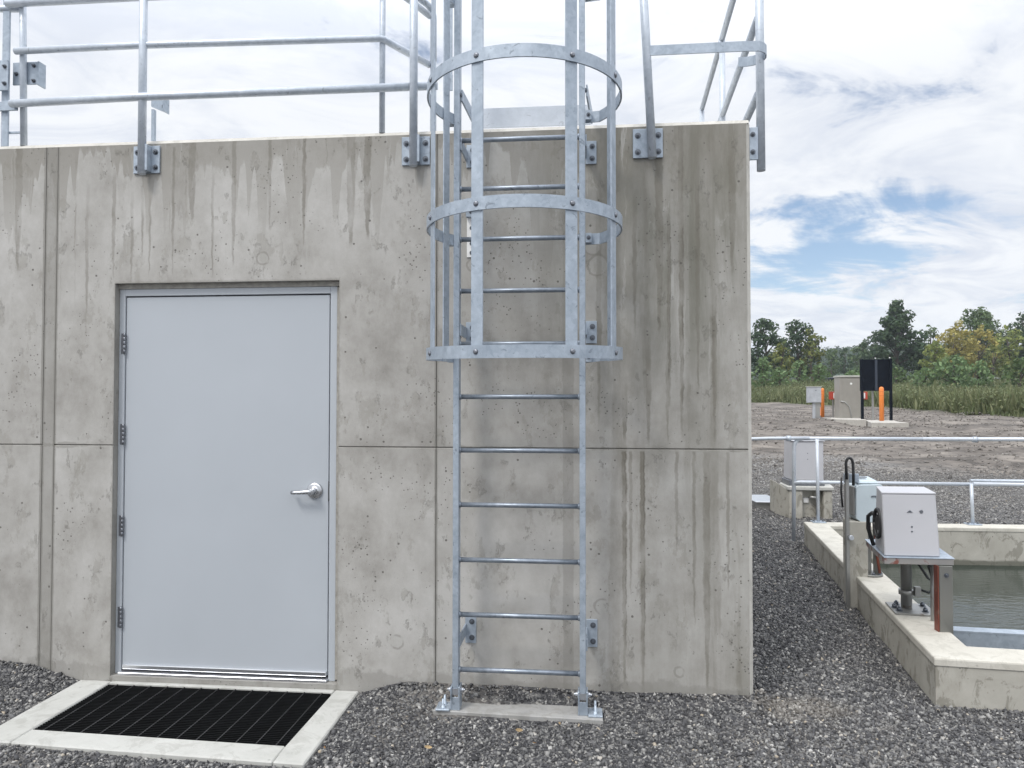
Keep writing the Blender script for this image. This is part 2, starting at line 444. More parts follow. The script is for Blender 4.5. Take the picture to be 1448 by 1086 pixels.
def galv(name, lo, hi, rough=0.42, metal=0.38):
    m, t, b = mat(name)
    co = objco(t)
    v = t.voro(co, 55); r_ = t.sep(v.outputs['Color'])[0]
    n = t.noise(co, 11, 7, 0.65, 0.8); n2 = t.noise(co, 3.0, 4, 0.6)
    f = t.add(t.add(t.mul(r_, 0.10), t.mul(n, 0.62)), t.mul(n2, 0.34))
    col = t.ramp(f, [(0.36, lo), (0.70, hi)])
    scuff = t.step(t.noise(co, 15, 6, 0.72, 1.8), 0.60, 0.66)
    col = t.mixc(t.mul(scuff, 0.55), col, tuple(c * 0.42 for c in lo))
    t.put(b.inputs['Base Color'], col)
    b.inputs['Metallic'].default_value = metal
    t.put(b.inputs['Roughness'], t.add(rough - 0.08, t.mul(n, 0.2)))
    t.put(b.inputs['Normal'], t.bump(t.add(n, t.mul(t.noise(co, 120, 3, 0.6), 0.3)), 0.10, 0.003))
    return m


M_WALL = concrete_wall()
M_EDGE = concrete('edge_concrete', (0.46, 0.445, 0.405), (0.58, 0.56, 0.515), k=0.2, scale=7)  # pale cream concrete, with light caught by the corner chamfer put into its colour
M_SLAB = concrete('smooth_concrete', (0.40, 0.40, 0.375), (0.50, 0.50, 0.475), k=0.22, scale=3.5, pits=0.3)
M_FOOTSLAB = concrete('grey_concrete', (0.26, 0.26, 0.255), (0.36, 0.355, 0.345), k=0.3, scale=6, pits=0.3)
M_BASIN = concrete('basin_concrete', (0.33, 0.315, 0.275), (0.45, 0.435, 0.39), (0.175, 0.165, 0.135), 0.60, 3.4, 0.75)
M_COPING = concrete('coping_concrete', (0.455, 0.435, 0.382), (0.56, 0.54, 0.485), (0.34, 0.325, 0.28), 0.35, 4.0, 0.2)
M_PAD = concrete('pad_concrete', (0.36, 0.34, 0.31), (0.46, 0.44, 0.40), k=0.2)
M_GALV = galv('galvanised_steel', (0.275, 0.325, 0.385), (0.455, 0.515, 0.585))
M_RAILG = galv('galvanised_pipe', (0.42, 0.47, 0.53), (0.60, 0.65, 0.72), 0.40, 0.22)
M_RAILB = galv('pale_galvanised_pipe', (0.50, 0.54, 0.59), (0.60, 0.64, 0.70), 0.42, 0.18)
M_RUNG = galv('worn_shaded_rung_steel', (0.20, 0.235, 0.275), (0.36, 0.40, 0.46), 0.34, 0.6)  # darker than the other steel: wear plus underside shade put into the colour
M_BOLT = plain('dark_bolt_steel', (0.16, 0.175, 0.20), 0.4, 0.8)
M_ZINC = plain('bright_zinc', (0.72, 0.75, 0.80), 0.30, 0.85)
M_DOOR = plain('grey_blue_door_paint', (0.422, 0.452, 0.488), 0.42, 0.0, 0.025, 1.6, 0.05, 220)
M_FRAME = plain('grey_blue_frame_paint', (0.44, 0.470, 0.505), 0.40, 0.0, 0.03, 3, 0.05, 220)
M_ALU = plain('brushed_aluminium', (0.74, 0.755, 0.79), 0.28, 0.9, 0.05, 30)
M_STAIN = plain('satin_stainless', (0.60, 0.61, 0.63), 0.26, 1.0, 0.06, 20)
M_HINGE = plain('dull_hinge_steel', (0.22, 0.23, 0.255), 0.38, 0.8, 0.15, 40)
M_DARK = plain('black_gap', (0.012, 0.012, 0.014), 0.8)
M_CAULK = plain('brown_sealant', (0.34, 0.325, 0.295), 0.85, 0.0, 0.25, 30)
M_GRATE = plain('dark_grating_steel', (0.004, 0.0045, 0.005), 0.85, 0.0, 0.3, 20)
M_GRATEX = plain('grating_cross_rod', (0.026, 0.026, 0.028), 0.7, 0.0, 0.6, 30)
M_BOXW = plain('pale_grey_enclosure_paint', (0.49, 0.492, 0.52), 0.38, 0.0, 0.03, 3, 0.04, 150)
M_BOXB = plain('pale_blue_enclosure_paint', (0.49, 0.56, 0.60), 0.40, 0.0, 0.05, 4, 0.04, 150)
M_RUBBER = plain('black_rubber', (0.02, 0.021, 0.023), 0.5)
M_BLACKP = plain('black_sign_paint', (0.005, 0.008, 0.014), 0.8, 0.0, 0.3)
for _n in list(M_BLACKP.node_tree.nodes) + list(M_GRATE.node_tree.nodes):
    if _n.type == 'BSDF_PRINCIPLED': _n.inputs['Specular IOR Level'].default_value = 0.12
M_ORANGE = plain('orange_plastic', (0.74, 0.22, 0.04), 0.45, 0.0, 0.06)
M_CABINET = plain('taupe_cabinet_paint', (0.285, 0.272, 0.245), 0.5, 0.0, 0.06, 3)
M_CABTOP = plain('pale_cabinet_lid', (0.44, 0.44, 0.40), 0.5)
M_GREYBOX = plain('grey_box_paint', (0.40, 0.42, 0.45), 0.45)
M_WHITE = plain('white_marking', (0.78, 0.78, 0.77), 0.5)
M_REDW = plain('red_marking', (0.46, 0.06, 0.035), 0.5)


def rusty(name, base, rust, thr):
    m, t, b = mat(name)
    co = objco(t); n = t.noise(co, 9, 7, 0.65, 0.6)
    k = t.step(n, thr, thr + 0.10)
    t.put(b.inputs['Base Color'], t.mixc(k, base, rust))
    t.put(b.inputs['Roughness'], t.add(0.42, t.mul(k, 0.35)))
    t.put(b.inputs['Metallic'], t.sub(0.7, t.mul(k, 0.6)))
    t.put(b.inputs['Normal'], t.bump(n, 0.15, 0.004))
    return m


M_OLDSTEEL = rusty('weathered_steel', (0.24, 0.24, 0.225), (0.26, 0.18, 0.12), 0.60)
M_PIPE = rusty('grey_pipe_steel', (0.36, 0.36, 0.35), (0.22, 0.19, 0.16), 0.62)
M_REDRUST = rusty('red_primer_steel', (0.40, 0.385, 0.375), (0.20, 0.075, 0.058), 0.54)
M_REDLEG = rusty('red_primer_leg', (0.25, 0.085, 0.062), (0.17, 0.09, 0.065), 0.52)


def stones_mat():
    m, t, b = mat('crushed_stone')
    g = t.node('ShaderNodeNewGeometry')
    rv = g.outputs['Random Per Island']
    col = t.ramp(rv, [(0.0, (0.030, 0.030, 0.033)), (0.32, (0.066, 0.066, 0.070)), (0.58, (0.120, 0.119, 0.121)), (0.80, (0.180, 0.178, 0.174)), (0.94, (0.27, 0.265, 0.255)), (0.985, (0.44, 0.43, 0.41)), (1.0, (0.36, 0.30, 0.22))])
    co = objco(t)
    n = t.noise(co, 90, 4, 0.6)
    col = t.mixc(0.35, col, t.mixc(1.0, col, t.ramp(n, [(0.3, (0.55, 0.55, 0.55)), (0.7, (1.5, 1.5, 1.5))]), 'MULTIPLY'))
    # sandy dust lying on a patch by the building's corner
    x, y, z = t.sep(co)
    px, py = t.mul(t.sub(x, 3.78), 2.3), t.mul(t.sub(y, 0.0), 4.2)
    d = t.math('SQRT', t.add(t.mul(px, px), t.mul(py, py)))
    sand = t.mul(t.step(t.add(d, t.mul(t.sub(t.noise(co, 4, 5, 0.7), 0.5), 2.2)), 1.0, 0.30), 0.26)
    col = t.mixc(sand, col, (0.33, 0.29, 0.235))
    far = t.step(y, 3.5, 10.0)
    col = t.mixc(t.mul(far, 0.45), col, (0.165, 0.155, 0.142))
    col = t.mixc(t.mul(t.step(y, 10.0, 15.0), 0.5), col, (0.20, 0.175, 0.15))
    t.put(b.inputs['Base Color'], col); b.inputs['Roughness'].default_value = 0.75
    return m


M_STONE = stones_mat()


def ground_mat():
    m, t, b = mat('gravel_and_dirt')
    co = objco(t); x, y, z = t.sep(co)
    # gravel
    v = t.voro(co, 55); r_ = t.sep(v.outputs['Color'])[0]
    g = t.ramp(r_, [(0.0, (0.030, 0.030, 0.034)), (0.5, (0.075, 0.075, 0.08)), (0.8, (0.15, 0.148, 0.145)), (0.95, (0.30, 0.29, 0.275))])
    v2 = t.voro(co, 21); q_ = t.sep(v2.outputs['Color'])[0]
    g2 = t.ramp(q_, [(0.0, (0.050, 0.050, 0.053)), (0.5, (0.115, 0.113, 0.112)), (0.8, (0.21, 0.205, 0.195)), (1.0, (0.36, 0.345, 0.32))])
    far = t.step(y, 4.0, 9.0)
    g = t.mixc(far, g, g2)
    patch = t.noise(co, 0.8, 6, 0.65, 0.5)
    g = t.mixc(t.mul(t.step(patch, 0.52, 0.68), 0.45), g, (0.235, 0.215, 0.19))
    # dirt
    s = t.comb(t.mul(t.add(x, t.mul(y, 0.55)), 0.42), t.mul(t.sub(y, t.mul(x, 0.45)), 0.75), z)
    rut = t.noise(s, 0.9, 8, 0.66, 0.8)
    dn = t.noise(co, 1.7, 8, 0.7, 0.4)
    d = t.ramp(t.add(t.mul(rut, 0.5), t.mul(dn, 0.5)), [(0.41, (0.052, 0.044, 0.037)), (0.50, (0.125, 0.108, 0.093)), (0.60, (0.225, 0.199, 0.172))])  # dirt's own tones, with shading of the ruts put into the colour too
    stn = t.voro(co, 9); sr = t.sep(stn.outputs['Color'])[0]
    d = t.mixc(t.mul(t.step(t.sub(stn.outputs['Distance'], t.mul(t.step(sr, 0.6, 1.0), 0.35)), 0.05, -0.05), 0.55), d, (0.15, 0.14, 0.13))
    lim = t.add(t.add(y, t.mul(t.sub(x, 10.0), 1.3)), t.mul(t.sub(t.noise(co, 0.5, 6, 0.65), 0.5), 8.0))
    k = t.step(lim, 9.0, 14.0)
    col = t.mixc(k, g, d)
    # earth under the grass
    gl = t.sub(y, t.add(32.0, t.mul(t.sub(24.0, x), 4.3)))
    col = t.mixc(t.mul(t.step(gl, -2.0, 4.0), 0.85), col, (0.055, 0.062, 0.030))
    t.put(b.inputs['Base Color'], col); b.inputs['Roughness'].default_value = 0.9
    hb = t.add(t.mul(t.sub(1.0, v.outputs['Distance']), t.sub(1.0, far)), t.mul(t.sub(1.0, v2.outputs['Distance']), far))
    hh = t.mixc(k, hb, t.add(t.mul(rut, 3.0), t.mul(dn, 1.5)))
    t.put(b.inputs['Normal'], t.bump(hh, 0.7, 0.03))
    return m


M_GROUND = ground_mat()


def leaf_mat(name, cols, clump=0.45, trans=0.25):
    m, t, b = mat(name)
    g = t.node('ShaderNodeNewGeometry')
    co = objco(t)
    n = t.noise(co, clump, 4, 0.6)
    f = t.add(t.mul(g.outputs['Random Per Island'], 0.5), t.mul(n, 0.62))
    k = len(cols)
    t.put(b.inputs['Base Color'], t.ramp(f, [(0.22 + 0.58 * i / (k - 1), c) for i, c in enumerate(cols)]))
    b.inputs['Roughness'].default_value = 0.6
    b.inputs['Specular IOR Level'].default_value = 0.25
    tr = t.node('ShaderNodeBsdfTranslucent')
    t.put(tr.inputs[0], tuple(c * 1.2 for c in cols[-1]))
    mx = t.node('ShaderNodeMixShader'); mx.inputs[0].default_value = trans
    o = [q for q in t.n if q.type == 'OUTPUT_MATERIAL'][0]
    t.l.new(b.outputs[0], mx.inputs[1]); t.l.new(tr.outputs[0], mx.inputs[2]); t.l.new(mx.outputs[0], o.inputs[0])
    return m


L_DARK = leaf_mat('dark_leaves', [(0.014, 0.034, 0.020), (0.034, 0.066, 0.034), (0.070, 0.110, 0.048)])
L_MID = leaf_mat('mid_green_leaves', [(0.030, 0.060, 0.026), (0.064, 0.108, 0.040), (0.115, 0.165, 0.058)])
L_OLIVE = leaf_mat('olive_leaves', [(0.040, 0.064, 0.022), (0.095, 0.130, 0.038), (0.21, 0.22, 0.062)])
L_YELLOW = leaf_mat('autumn_leaves', [(0.130, 0.130, 0.040), (0.260, 0.230, 0.064), (0.39, 0.335, 0.100)])
L_LIME = leaf_mat('yellow_green_leaves', [(0.075, 0.110, 0.034), (0.155, 0.195, 0.055), (0.27, 0.30, 0.085)])
L_BUSH = leaf_mat('fresh_bush_leaves', [(0.045, 0.085, 0.035), (0.105, 0.170, 0.070), (0.19, 0.27, 0.12)], 0.6)
L_WOOD = leaf_mat('far_wood_leaves', [(0.028, 0.055, 0.040), (0.050, 0.085, 0.055), (0.080, 0.115, 0.062)], 0.15)
L_GRASS = leaf_mat('weed_blades', [(0.055, 0.080, 0.034), (0.108, 0.138, 0.058), (0.200, 0.210, 0.110)], 0.12)
M_BARK = plain('bark', (0.085, 0.070, 0.055), 0.9, 0, 0.3, 8, 0.4, 20)

# ------------------------------------------------------------------ ground
PX = np.array([-200, -10, 5, 8, 26, 45, 60, 75, 95, 140, 400, 1500.])
PZ = np.array([-.07, -.07, -.05, 0, .55, 1.1, 1.35, 2.3, 3.2, 3.8, 6, 12.])


def vnoise(x, y, s, seed=0):
    """cheap smooth value noise"""
    x = np.asarray(x) * s + seed * 17.3; y = np.asarray(y) * s + seed * 9.7
    xi, yi = np.floor(x), np.floor(y); fx, fy = x - xi, y - yi
    fx = fx * fx * (3 - 2 * fx); fy = fy * fy * (3 - 2 * fy)
    def h(a, b):
        v = np.sin(a * 127.1 + b * 311.7 + seed * 74.7) * 43758.5453
        return v - np.floor(v)
    return (h(xi, yi) * (1 - fx) + h(xi + 1, yi) * fx) * (1 - fy) + (h(xi, yi + 1) * (1 - fx) + h(xi + 1, yi + 1) * fx) * fy - 0.5


def gz(x, y):
    x = np.asarray(x, float); y = np.asarray(y, float)
    z = np.interp(y, PX, PZ)
    near = np.clip(1 - (y - 5) / 4, 0, 1)
    # gravel is raked up along the foot of the wall and to the left of the door
    heap = np.where((y < 0.05) & (x < 3.6), np.exp(-np.clip(-y, 0, 9) / 0.10), 0)
    inpit = np.clip((-0.19 - x) / 0.30, 0, 1) + np.clip((x - 1.44) / 0.25, 0, 1)
    z = z + heap * 0.085 * inpit * near
    z = z + np.where((y < 0.4) & (x < -0.15), 0.035 * np.clip((-0.15 - x) / 0.5, 0, 1), 0)
    z = z + near * 0.018 * vnoise(x, y, 2.3, 1) + near * 0.010 * vnoise(x, y, 6.0, 2)
    d = np.clip((y - 11) / 6, 0, 1) * np.clip(1 - (y - 60) / 30, 0, 1)
    u = (x + 0.55 * y) * 0.2; w = (y - 0.45 * x)
    z = z + d * (0.30 * vnoise(u, w, 0.7, 3) + 0.12 * vnoise(x, y, 0.9, 4) + 0.12 * vnoise(u * 3, w, 1.9, 5))
    return z


def axis(lo, a, b, hi, st, grow=1.16):
    v = list(np.arange(a, b + 1e-6, st)); s = st
    while v[-1] < hi: s *= grow; v.append(v[-1] + s)
    s = st
    while v[0] > lo: s *= grow; v.insert(0, v[0] - s)
    return np.array(v)


FL, FR, BR, BL = Vector((4.49, .13)), Vector((11.0, -.5)), Vector((11.0, 4.60)), Vector((5.11, 4.47))


def inset(poly, d):
    n = len(poly); out = []
    for i in range(n):
        p0, p1, p2 = poly[i - 1], poly[i], poly[(i + 1) % n]
        a = (p1 - p0).normalized(); b = (p2 - p1).normalized()
        na, nb = Vector((-a.y, a.x)), Vector((-b.y, b.x))
        k = (na + nb); k = k / k.length_squared * 2
        out.append(p1 + k * d)
    return out


OUTER = [FL, FR, BR, BL]           # counter-clockwise
MIDL = inset(OUTER, 0.12)
INNER = inset(OUTER, 0.235)


def inside(poly, x, y):
    r = np.ones(np.shape(x), bool)
    for i in range(len(poly)):
        a, b = poly[i], poly[(i + 1) % len(poly)]
        r &= ((b.x - a.x) * (y - a.y) - (b.y - a.y) * (x - a.x)) > 0
    return r


gx = axis(-120, -2.0, 9.0, 420, 0.07, 1.13)
gy = axis(-14, -2.0, 8.0, 900, 0.07, 1.075)
gx = np.clip(gx, -140, 440); gy = np.clip(gy, -14, 560)
gx = np.unique(gx); gy = np.unique(gy)
GX, GY = np.meshgrid(gx, gy)
GV = np.stack([GX.ravel(), GY.ravel(), gz(GX, GY).ravel()], 1)
nx, ny = len(gx), len(gy)
ii, jj = np.meshgrid(np.arange(nx - 1), np.arange(ny - 1))
a = (jj * nx + ii).ravel()
GF = np.stack([a, a + 1, a + nx + 1, a + nx], 1)
cxm = GV[GF][:, :, 0].mean(1); cym = GV[GF][:, :, 1].mean(1)
hole = inside(MIDL, cxm, cym) | ((cxm > -0.09) & (cxm < 1.38) & (cym > -0.70) & (cym < 0.2)) | ((cxm > -7.8) & (cxm < 3.45) & (cym > 0.12) & (cym < 7.9))
ground = nmesh('ground', GV, faces4=GF[~hole], m=M_GROUND, smooth=True)
tag(ground, kind='structure')

# loose crushed stone lying on the ground
rg = np.random.default_rng(5)


def scatter(n, x0, x1, y0, y1, smin, smax, seed, dirt=False):
    r = np.random.default_rng(seed)
    x = r.uniform(x0, x1, n); y = r.uniform(y0, y1, n)
    keep = ~inside(OUTER, x, y)
    keep &= ~((x > -7.9) & (x < 3.54) & (y > -0.012))
    keep &= ~((x > -0.20) & (x < 1.445) & (y > -0.735 - 0.043 * (x + 0.19)))
    keep &= ~((x > 1.885) & (x < 2.755) & (y < -0.098) & (y > -0.26))
    # the gravel thins out into the dirt
    lim = y + 1.3 * (x - 10) + 6 * vnoise(x, y, .5, 11) + r.normal(0, 1.0, n)
    keep &= (lim < 11.5) | dirt
    x, y = x[keep], y[keep]; n = len(x)
    s = r.uniform(smin, smax, n) * (0.65 + 0.7 * r.random(n) ** 2)
    cube = np.array([[-1,-1,-1],[1,-1,-1],[1,1,-1],[-1,1,-1],[-1,-1,1],[1,-1,1],[1,1,1],[-1,1,1]], float) * 0.5
    P = cube[None] + r.uniform(-0.24, 0.24, (n, 8, 3))
    P[:, 4:, :2] *= r.uniform(0.35, 0.95, (n, 1, 2))
    dim = np.stack([np.ones(n), r.uniform(0.42, 0.9, n), r.uniform(0.25, 0.6, n)], 1) * s[:, None]
    P = P * dim[:, None, :]
    q = r.normal(size=(n, 4)); q[:, 1:3] *= 0.55; q[:, 0] += np.sign(q[:, 0]) * 0.3
    q /= np.linalg.norm(q, axis=1)[:, None]
    w, a_, b_, c_ = q.T
    Rm = np.stack([np.stack([1-2*(b_*b_+c_*c_), 2*(a_*b_-c_*w), 2*(a_*c_+b_*w)], 1),
                   np.stack([2*(a_*b_+c_*w), 1-2*(a_*a_+c_*c_), 2*(b_*c_-a_*w)], 1),
                   np.stack([2*(a_*c_-b_*w), 2*(b_*c_+a_*w), 1-2*(a_*a_+b_*b_)], 1)], 1)
    P = np.einsum('nij,nkj->nki', Rm, P)
    z = gz(x, y) + s * 0.12
    P += np.stack([x, y, z], 1)[:, None, :]
    F = np.array([(0,3,2,1),(4,5,6,7),(0,1,5,4),(1,2,6,5),(2,3,7,6),(3,0,4,7)])
    return P.reshape(-1, 3), (F[None] + (np.arange(n) * 8)[:, None, None]).reshape(-1, 4)


parts = [scatter(80000, -1.6, 5.9, -1.5, 0.0, 0.0105, 0.0205, 1),
         scatter(46000, 3.5, 5.6, 0.0, 2.6, 0.0105, 0.022, 2),
         scatter(38000, 3.5, 6.6, 2.6, 6.0, 0.012, 0.024, 3),
         scatter(64000, 3.56, 12.5, 5.0, 11.0, 0.016, 0.032, 4),
         scatter(31000, 3.6, 13.0, 10.5, 17.0, 0.020, 0.042, 6),
         scatter(14000, 5.0, 32.0, 10.0, 44.0, 0.03, 0.085, 12, True),
         scatter(2200, -1.6, 5.9, -1.4, 0.6, 0.018, 0.030, 8),
         scatter(2600, 3.55, 6.4, 0.0, 6.0, 0.02, 0.034, 9)]
vv, ff, off = [], [], 0
for v_, f_ in parts:
    vv.append(v_); ff.append(f_ + off); off += len(v_)
gravel = nmesh('gravel', np.concatenate(vv), faces4=np.concatenate(ff), m=M_STONE)
tag(gravel, 'loose dark crushed stone covering the ground round the concrete building', 'gravel', kind='stuff')

# ------------------------------------------------------------------ concrete building
bld = root('concrete_building', 'weathered grey concrete building with drip stains and a grey steel door', 'building')
XR = 3.535
mb = MB()
RC = 0.009   # front panels stand this far in front of the core
ch = 0.020
# core: left of door, right of door (chamfered corner), over the door, behind the door
mb.box((-8, RC, -0.6), (-0.015, 8, 3.02))
mb.prism([(1.307, RC), (XR - ch, RC), (XR, ch + 0.002), (XR, 8), (1.307, 8)], -0.6, 3.02)
mb.box((-0.015, RC, 2.218), (1.307, 8, 3.02))
mb.box((-0.015, 0.16, -0.6), (1.307, 8, 2.218))
mb.box((-0.015, 0.0, -0.6), (1.307, 0.16, -0.012))      # sill under the door
core = mb.build('wall', M_WALL, bld)
mb = MB()
J = 0.0008
def panel(x0, x1, z0, z1):
    mb.hexa([(x0, RC-.001, z0), (x1, RC-.001, z0), (x1, RC+.004, z0), (x0, RC+.004, z0), (x0, RC-.001, z1), (x1, RC-.001, z1), (x1, RC+.004, z1), (x0, RC+.004, z1)]) if False else None
    b_ = 0.006
    o = [(x0, z0), (x1, z0), (x1, z1), (x0, z1)]; i_ = [(x0+b_, z0+b_), (x1-b_, z0+b_), (x1-b_, z1-b_), (x0+b_, z1-b_)]
    lo = [mb.bm.verts.new((p[0], RC - 0.0005, p[1])) for p in o]; hi = [mb.bm.verts.new((p[0], 0.0, p[1])) for p in i_]
    mb.bm.faces.new(hi)
    for k in range(4): mb.bm.faces.new((lo[k], lo[(k+1) % 4], hi[(k+1) % 4], hi[k]))
ZJ = 1.292
for x0, x1, zt, zb in ((-8, -0.448, 3.018, ZJ), (-8, -0.448, ZJ, -0.6), (-0.376, -0.015, 3.018, ZJ), (-0.376, -0.015, ZJ, -0.6),
                       (-0.015, 1.307, 3.018, 2.218), (1.307, 1.856, 3.018, ZJ), (1.307, 1.856, ZJ, -0.6), (1.856, XR - ch + .001, 3.018, ZJ), (1.856, XR - ch + .001, ZJ, -0.6)):
    jl = J if x0 in (-0.376, -0.448, 1.856) else -0.006
    jr = J if x1 in (-0.448, 1.856) else -0.006
    if x0 == -0.015: jl = -0.006
    if x1 == 1.307 or x0 == 1.307: pass
    jt = J if zt == ZJ else 0.0
    jb = J if zb == ZJ else 0.0
    xa, xb = x0 + max(jl, 0), x1 - max(jr, 0)
    # neighbouring panels without a joint meet flush: no chamfer there
    b_l = 0.0014 if (jl > 0 or x0 in (-8,)) else 0.0
    b_r = 0.0014 if (jr > 0) else 0.0
    b_t = 0.0045 if jt else 0.0
    b_b = 0.0045 if jb else 0.0
    z0_, z1_ = zb + jb, zt - jt
    o = [(xa, z0_), (xb, z0_), (xb, z1_), (xa, z1_)]
    i_ = [(xa + b_l, z0_ + b_b), (xb - b_r, z0_ + b_b), (xb - b_r, z1_ - b_t), (xa + b_l, z1_ - b_t)]
    lo = [mb.bm.verts.new((p[0], RC - 0.001, p[1])) for p in o]; hi = [mb.bm.verts.new((p[0], 0.0, p[1])) for p in i_]
    mb.bm.faces.new(hi)
    for k in range(4): mb.bm.faces.new((lo[k], lo[(k+1) % 4], hi[(k+1) % 4], hi[k]))
mb.box((-0.4465, 0.0012, -0.6), (-0.3775, RC + .004, 3.018))      # filler strip between the left panels
mb.build('wall_facing', M_WALL, bld)
mb = MB()
mb.xprism([(0.001, 3.0185), (0.020, 3.041), (8, 3.041), (8, 3.0185)], -8, XR - 0.004)
mb.build('roof', M_EDGE, bld)
mb = MB()
mb.prism([(XR - ch + .001, 0.0005), (XR + 0.002, ch + .001), (XR + .002, ch + .05), (XR - ch + .001, ch + .05)], -0.6, 3.018)
mb.build('corner_trim', M_EDGE, bld)
mb = MB()
mb.box((-0.0148, 0.036, 2.1905), (1.3068, 0.159, 2.2178)); mb.box((1.2825, 0.038, 0.0), (1.3068, 0.159, 2.185))
mb.build('sealant', M_CAULK, bld)
# door frame
fr = MB()
FY = 0.042
fr.box((-0.0145, FY, -0.011), (0.0205, 0.158, 2.19), 0.002)
fr.box((1.2425, FY, -0.011), (1.282, 0.158, 2.19), 0.002)
fr.box((0.0205, FY, 2.150), (1.2425, 0.158, 2.19), 0.002)
fr.build('door_frame', M_FRAME, bld)
MB().box((0.0205, 0.085, -0.011), (1.2425, 0.159, 2.150)).build('door_rebate', M_DARK, bld)
th = MB(); th.box((0.021, 0.012, -0.012), (1.242, 0.084, 0.004), 0.003); th.build('threshold', M_ALU, bld)
door = MB().box((0.0245, 0.050, 0.016), (1.2345, 0.084, 2.1435), 0.0025, seg=2).build('door', M_DOOR, bld)
sw = MB(); sw.box((0.03, 0.036, 0.014), (1.232, 0.0495, 0.040), 0.004, seg=2); sw.build('door_sweep', M_ALU, door)
for zc in (1.876, 1.353, 0.828, 0.307):
    h = MB()
    h.lathe((0.0215, 0.036, zc - 0.060), (0, 0, 1), [(0, .0062), (.0235, .0062), (.0238, .0056), (.0245, .0056), (.0248, .0062), (.048, .0062), (.0483, .0056), (.049, .0056), (.0493, .0062), (.072, .0062), (.0723, .0056), (.073, .0056), (.0733, .0062), (.096, .0062), (.0963, .0056), (.097, .0056), (.0973, .0062), (.121, .0062)], 12)
    h.box((0.0005, 0.0385, zc - 0.058), (0.0205, 0.0415, zc + 0.058))
    h.build('hinge', M_HINGE, door)
hd = MB()
hd.lathe((1.157, 0.050, 1.042), (0, -1, 0), [(0, .0455), (.006, .0455), (.0115, .042), (.014, .032), (.0145, .020), (.034, .0165), (.050, .0155), (.062, .0155), (.066, .012)], 32)
# lever pointing to the hinge side, with a returned end
hd.tube([(1.160, -0.004, 1.042), (1.135, -0.008, 1.041), (1.100, -0.008, 1.038), (1.060, -0.006, 1.036), (1.043, -0.003, 1.036)], .011, 14, True, [.0145, .0135, .0115, .0105, .0108])
hd.tube([(1.047, -0.006, 1.036), (1.040, 0.004, 1.036), (1.040, 0.022, 1.036)], .0095, 12)
handle = hd.build('handle', M_STAIN, door)
MB().lathe((1.157, 0.0392, 1.0745), (0, -1, 0), [(0, .004), (.0012, .004)], 10).build('screw', M_BOLT, handle)
mb = MB(); mb.box((1.2350, 0.046, 0.985), (1.2425, 0.0835, 1.095)); mb.build('latch', M_DARK, bld)
rebase(bld, (1.0, 4.0, -0.05))

# ------------------------------------------------------------------ grating pit at the door
pit = root('drain_pit', 'black steel grating in a pale concrete surround at the foot of the door', 'floor grating')
ZT = -0.040
IN = [(0.0, -0.0015), (0.0, -0.60), (1.29, -0.643), (1.297, -0.0015)]
mb = MB()
mb.prism([(-0.192, 0.0), (-0.188, -0.728), (-0.001, -0.736), (-0.001, -0.0015), (-0.1, -0.0015)][0:5], -0.19, ZT, 0.006)
mb.prism([(0.001, -0.7361), (1.2889, -0.7935), (1.2889, -0.6441), (0.001, -0.6011)], -0.19, ZT - 0.0002, 0.006)
mb.prism([(1.2911, -0.7936), (1.436, -0.80), (1.432, -0.0015), (1.298, -0.0015), (1.2911, -0.643)], -0.19, ZT + 0.0003, 0.006)
mb.prism([(0.001, -0.030), (1.2965, -0.036), (1.2965, -0.0015), (0.001, -0.0015)], -0.19, ZT + .002, 0.004)
mb.build('concrete_surround', M_SLAB, pit)
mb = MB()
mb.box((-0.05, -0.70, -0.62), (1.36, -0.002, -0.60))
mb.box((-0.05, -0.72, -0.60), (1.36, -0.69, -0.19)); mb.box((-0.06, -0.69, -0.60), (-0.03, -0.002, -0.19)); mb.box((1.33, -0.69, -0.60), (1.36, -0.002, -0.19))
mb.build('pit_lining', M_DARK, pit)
mb = MB()
nb = 34
for k in range(nb):
    y = -0.045 - k * (0.555 / (nb - 1))
    yl, yr = y, y - 0.036 * (k + 1) / nb
    mb.hexa([(0.004, yl - .0028, ZT - .034), (1.288, yr - .0028, ZT - .034), (1.288, yr + .0028, ZT - .034), (0.004, yl + .0028, ZT - .034),
             (0.004, yl - .0028, ZT - .005), (1.288, yr - .0028, ZT - .005), (1.288, yr + .0028, ZT - .005), (0.004, yl + .0028, ZT - .005)])
mb.build('grate', M_GRATE, pit)
mb = MB()
for k in range(13):
    x = 0.055 + k * 0.0985
    mb.tube([(x, -0.034, ZT - .006), (x, -0.600 - 0.033 * x, ZT - .006)], .0032, 6)
mb.build('cross_rods', M_GRATEX, pit)
rebase(pit, (0.62, -0.4, -0.1))


# ------------------------------------------------------------------ small hardware
def bolt(p, d, parent, r=0.0105, h=0.011, m=None):
    """hex nut with washer and stud end, pointing along d"""
    q = MB(); d = Vector(d)
    q.lathe(p, d, [(0, r * 1.55), (.0025, r * 1.55)], 14)
    q.lathe(Vector(p) + d * .0025, d, [(0, r), (h, r)], 6)
    q.lathe(Vector(p) + d * (h + .0025), d, [(0, r * .55), (.007, r * .5)], 8)
    return q.build('bolt', m or M_BOLT, parent)


def post_plate(x, parent, w=0.158, z0=2.845, z1=3.002, y=0.0):
    """wall plate with four bolts and the gusset the post is welded to"""
    q = MB(); q.box((x - w/2, y - 0.012, z0), (x + w/2, y - 0.001, z1), 0.002)
    q.box((x + 0.004, y - 0.055, z0 + .004), (x + 0.030, y - 0.0125, z1 - .004), 0.002)
    pl = q.build('base_plate', M_GALV, parent)
    for sx in (-0.053, 0.055):
        for zc in (z0 + 0.032, z1 - 0.037):
            bolt((x + sx, y - 0.012, zc), (0, -1, 0), pl)
    return pl


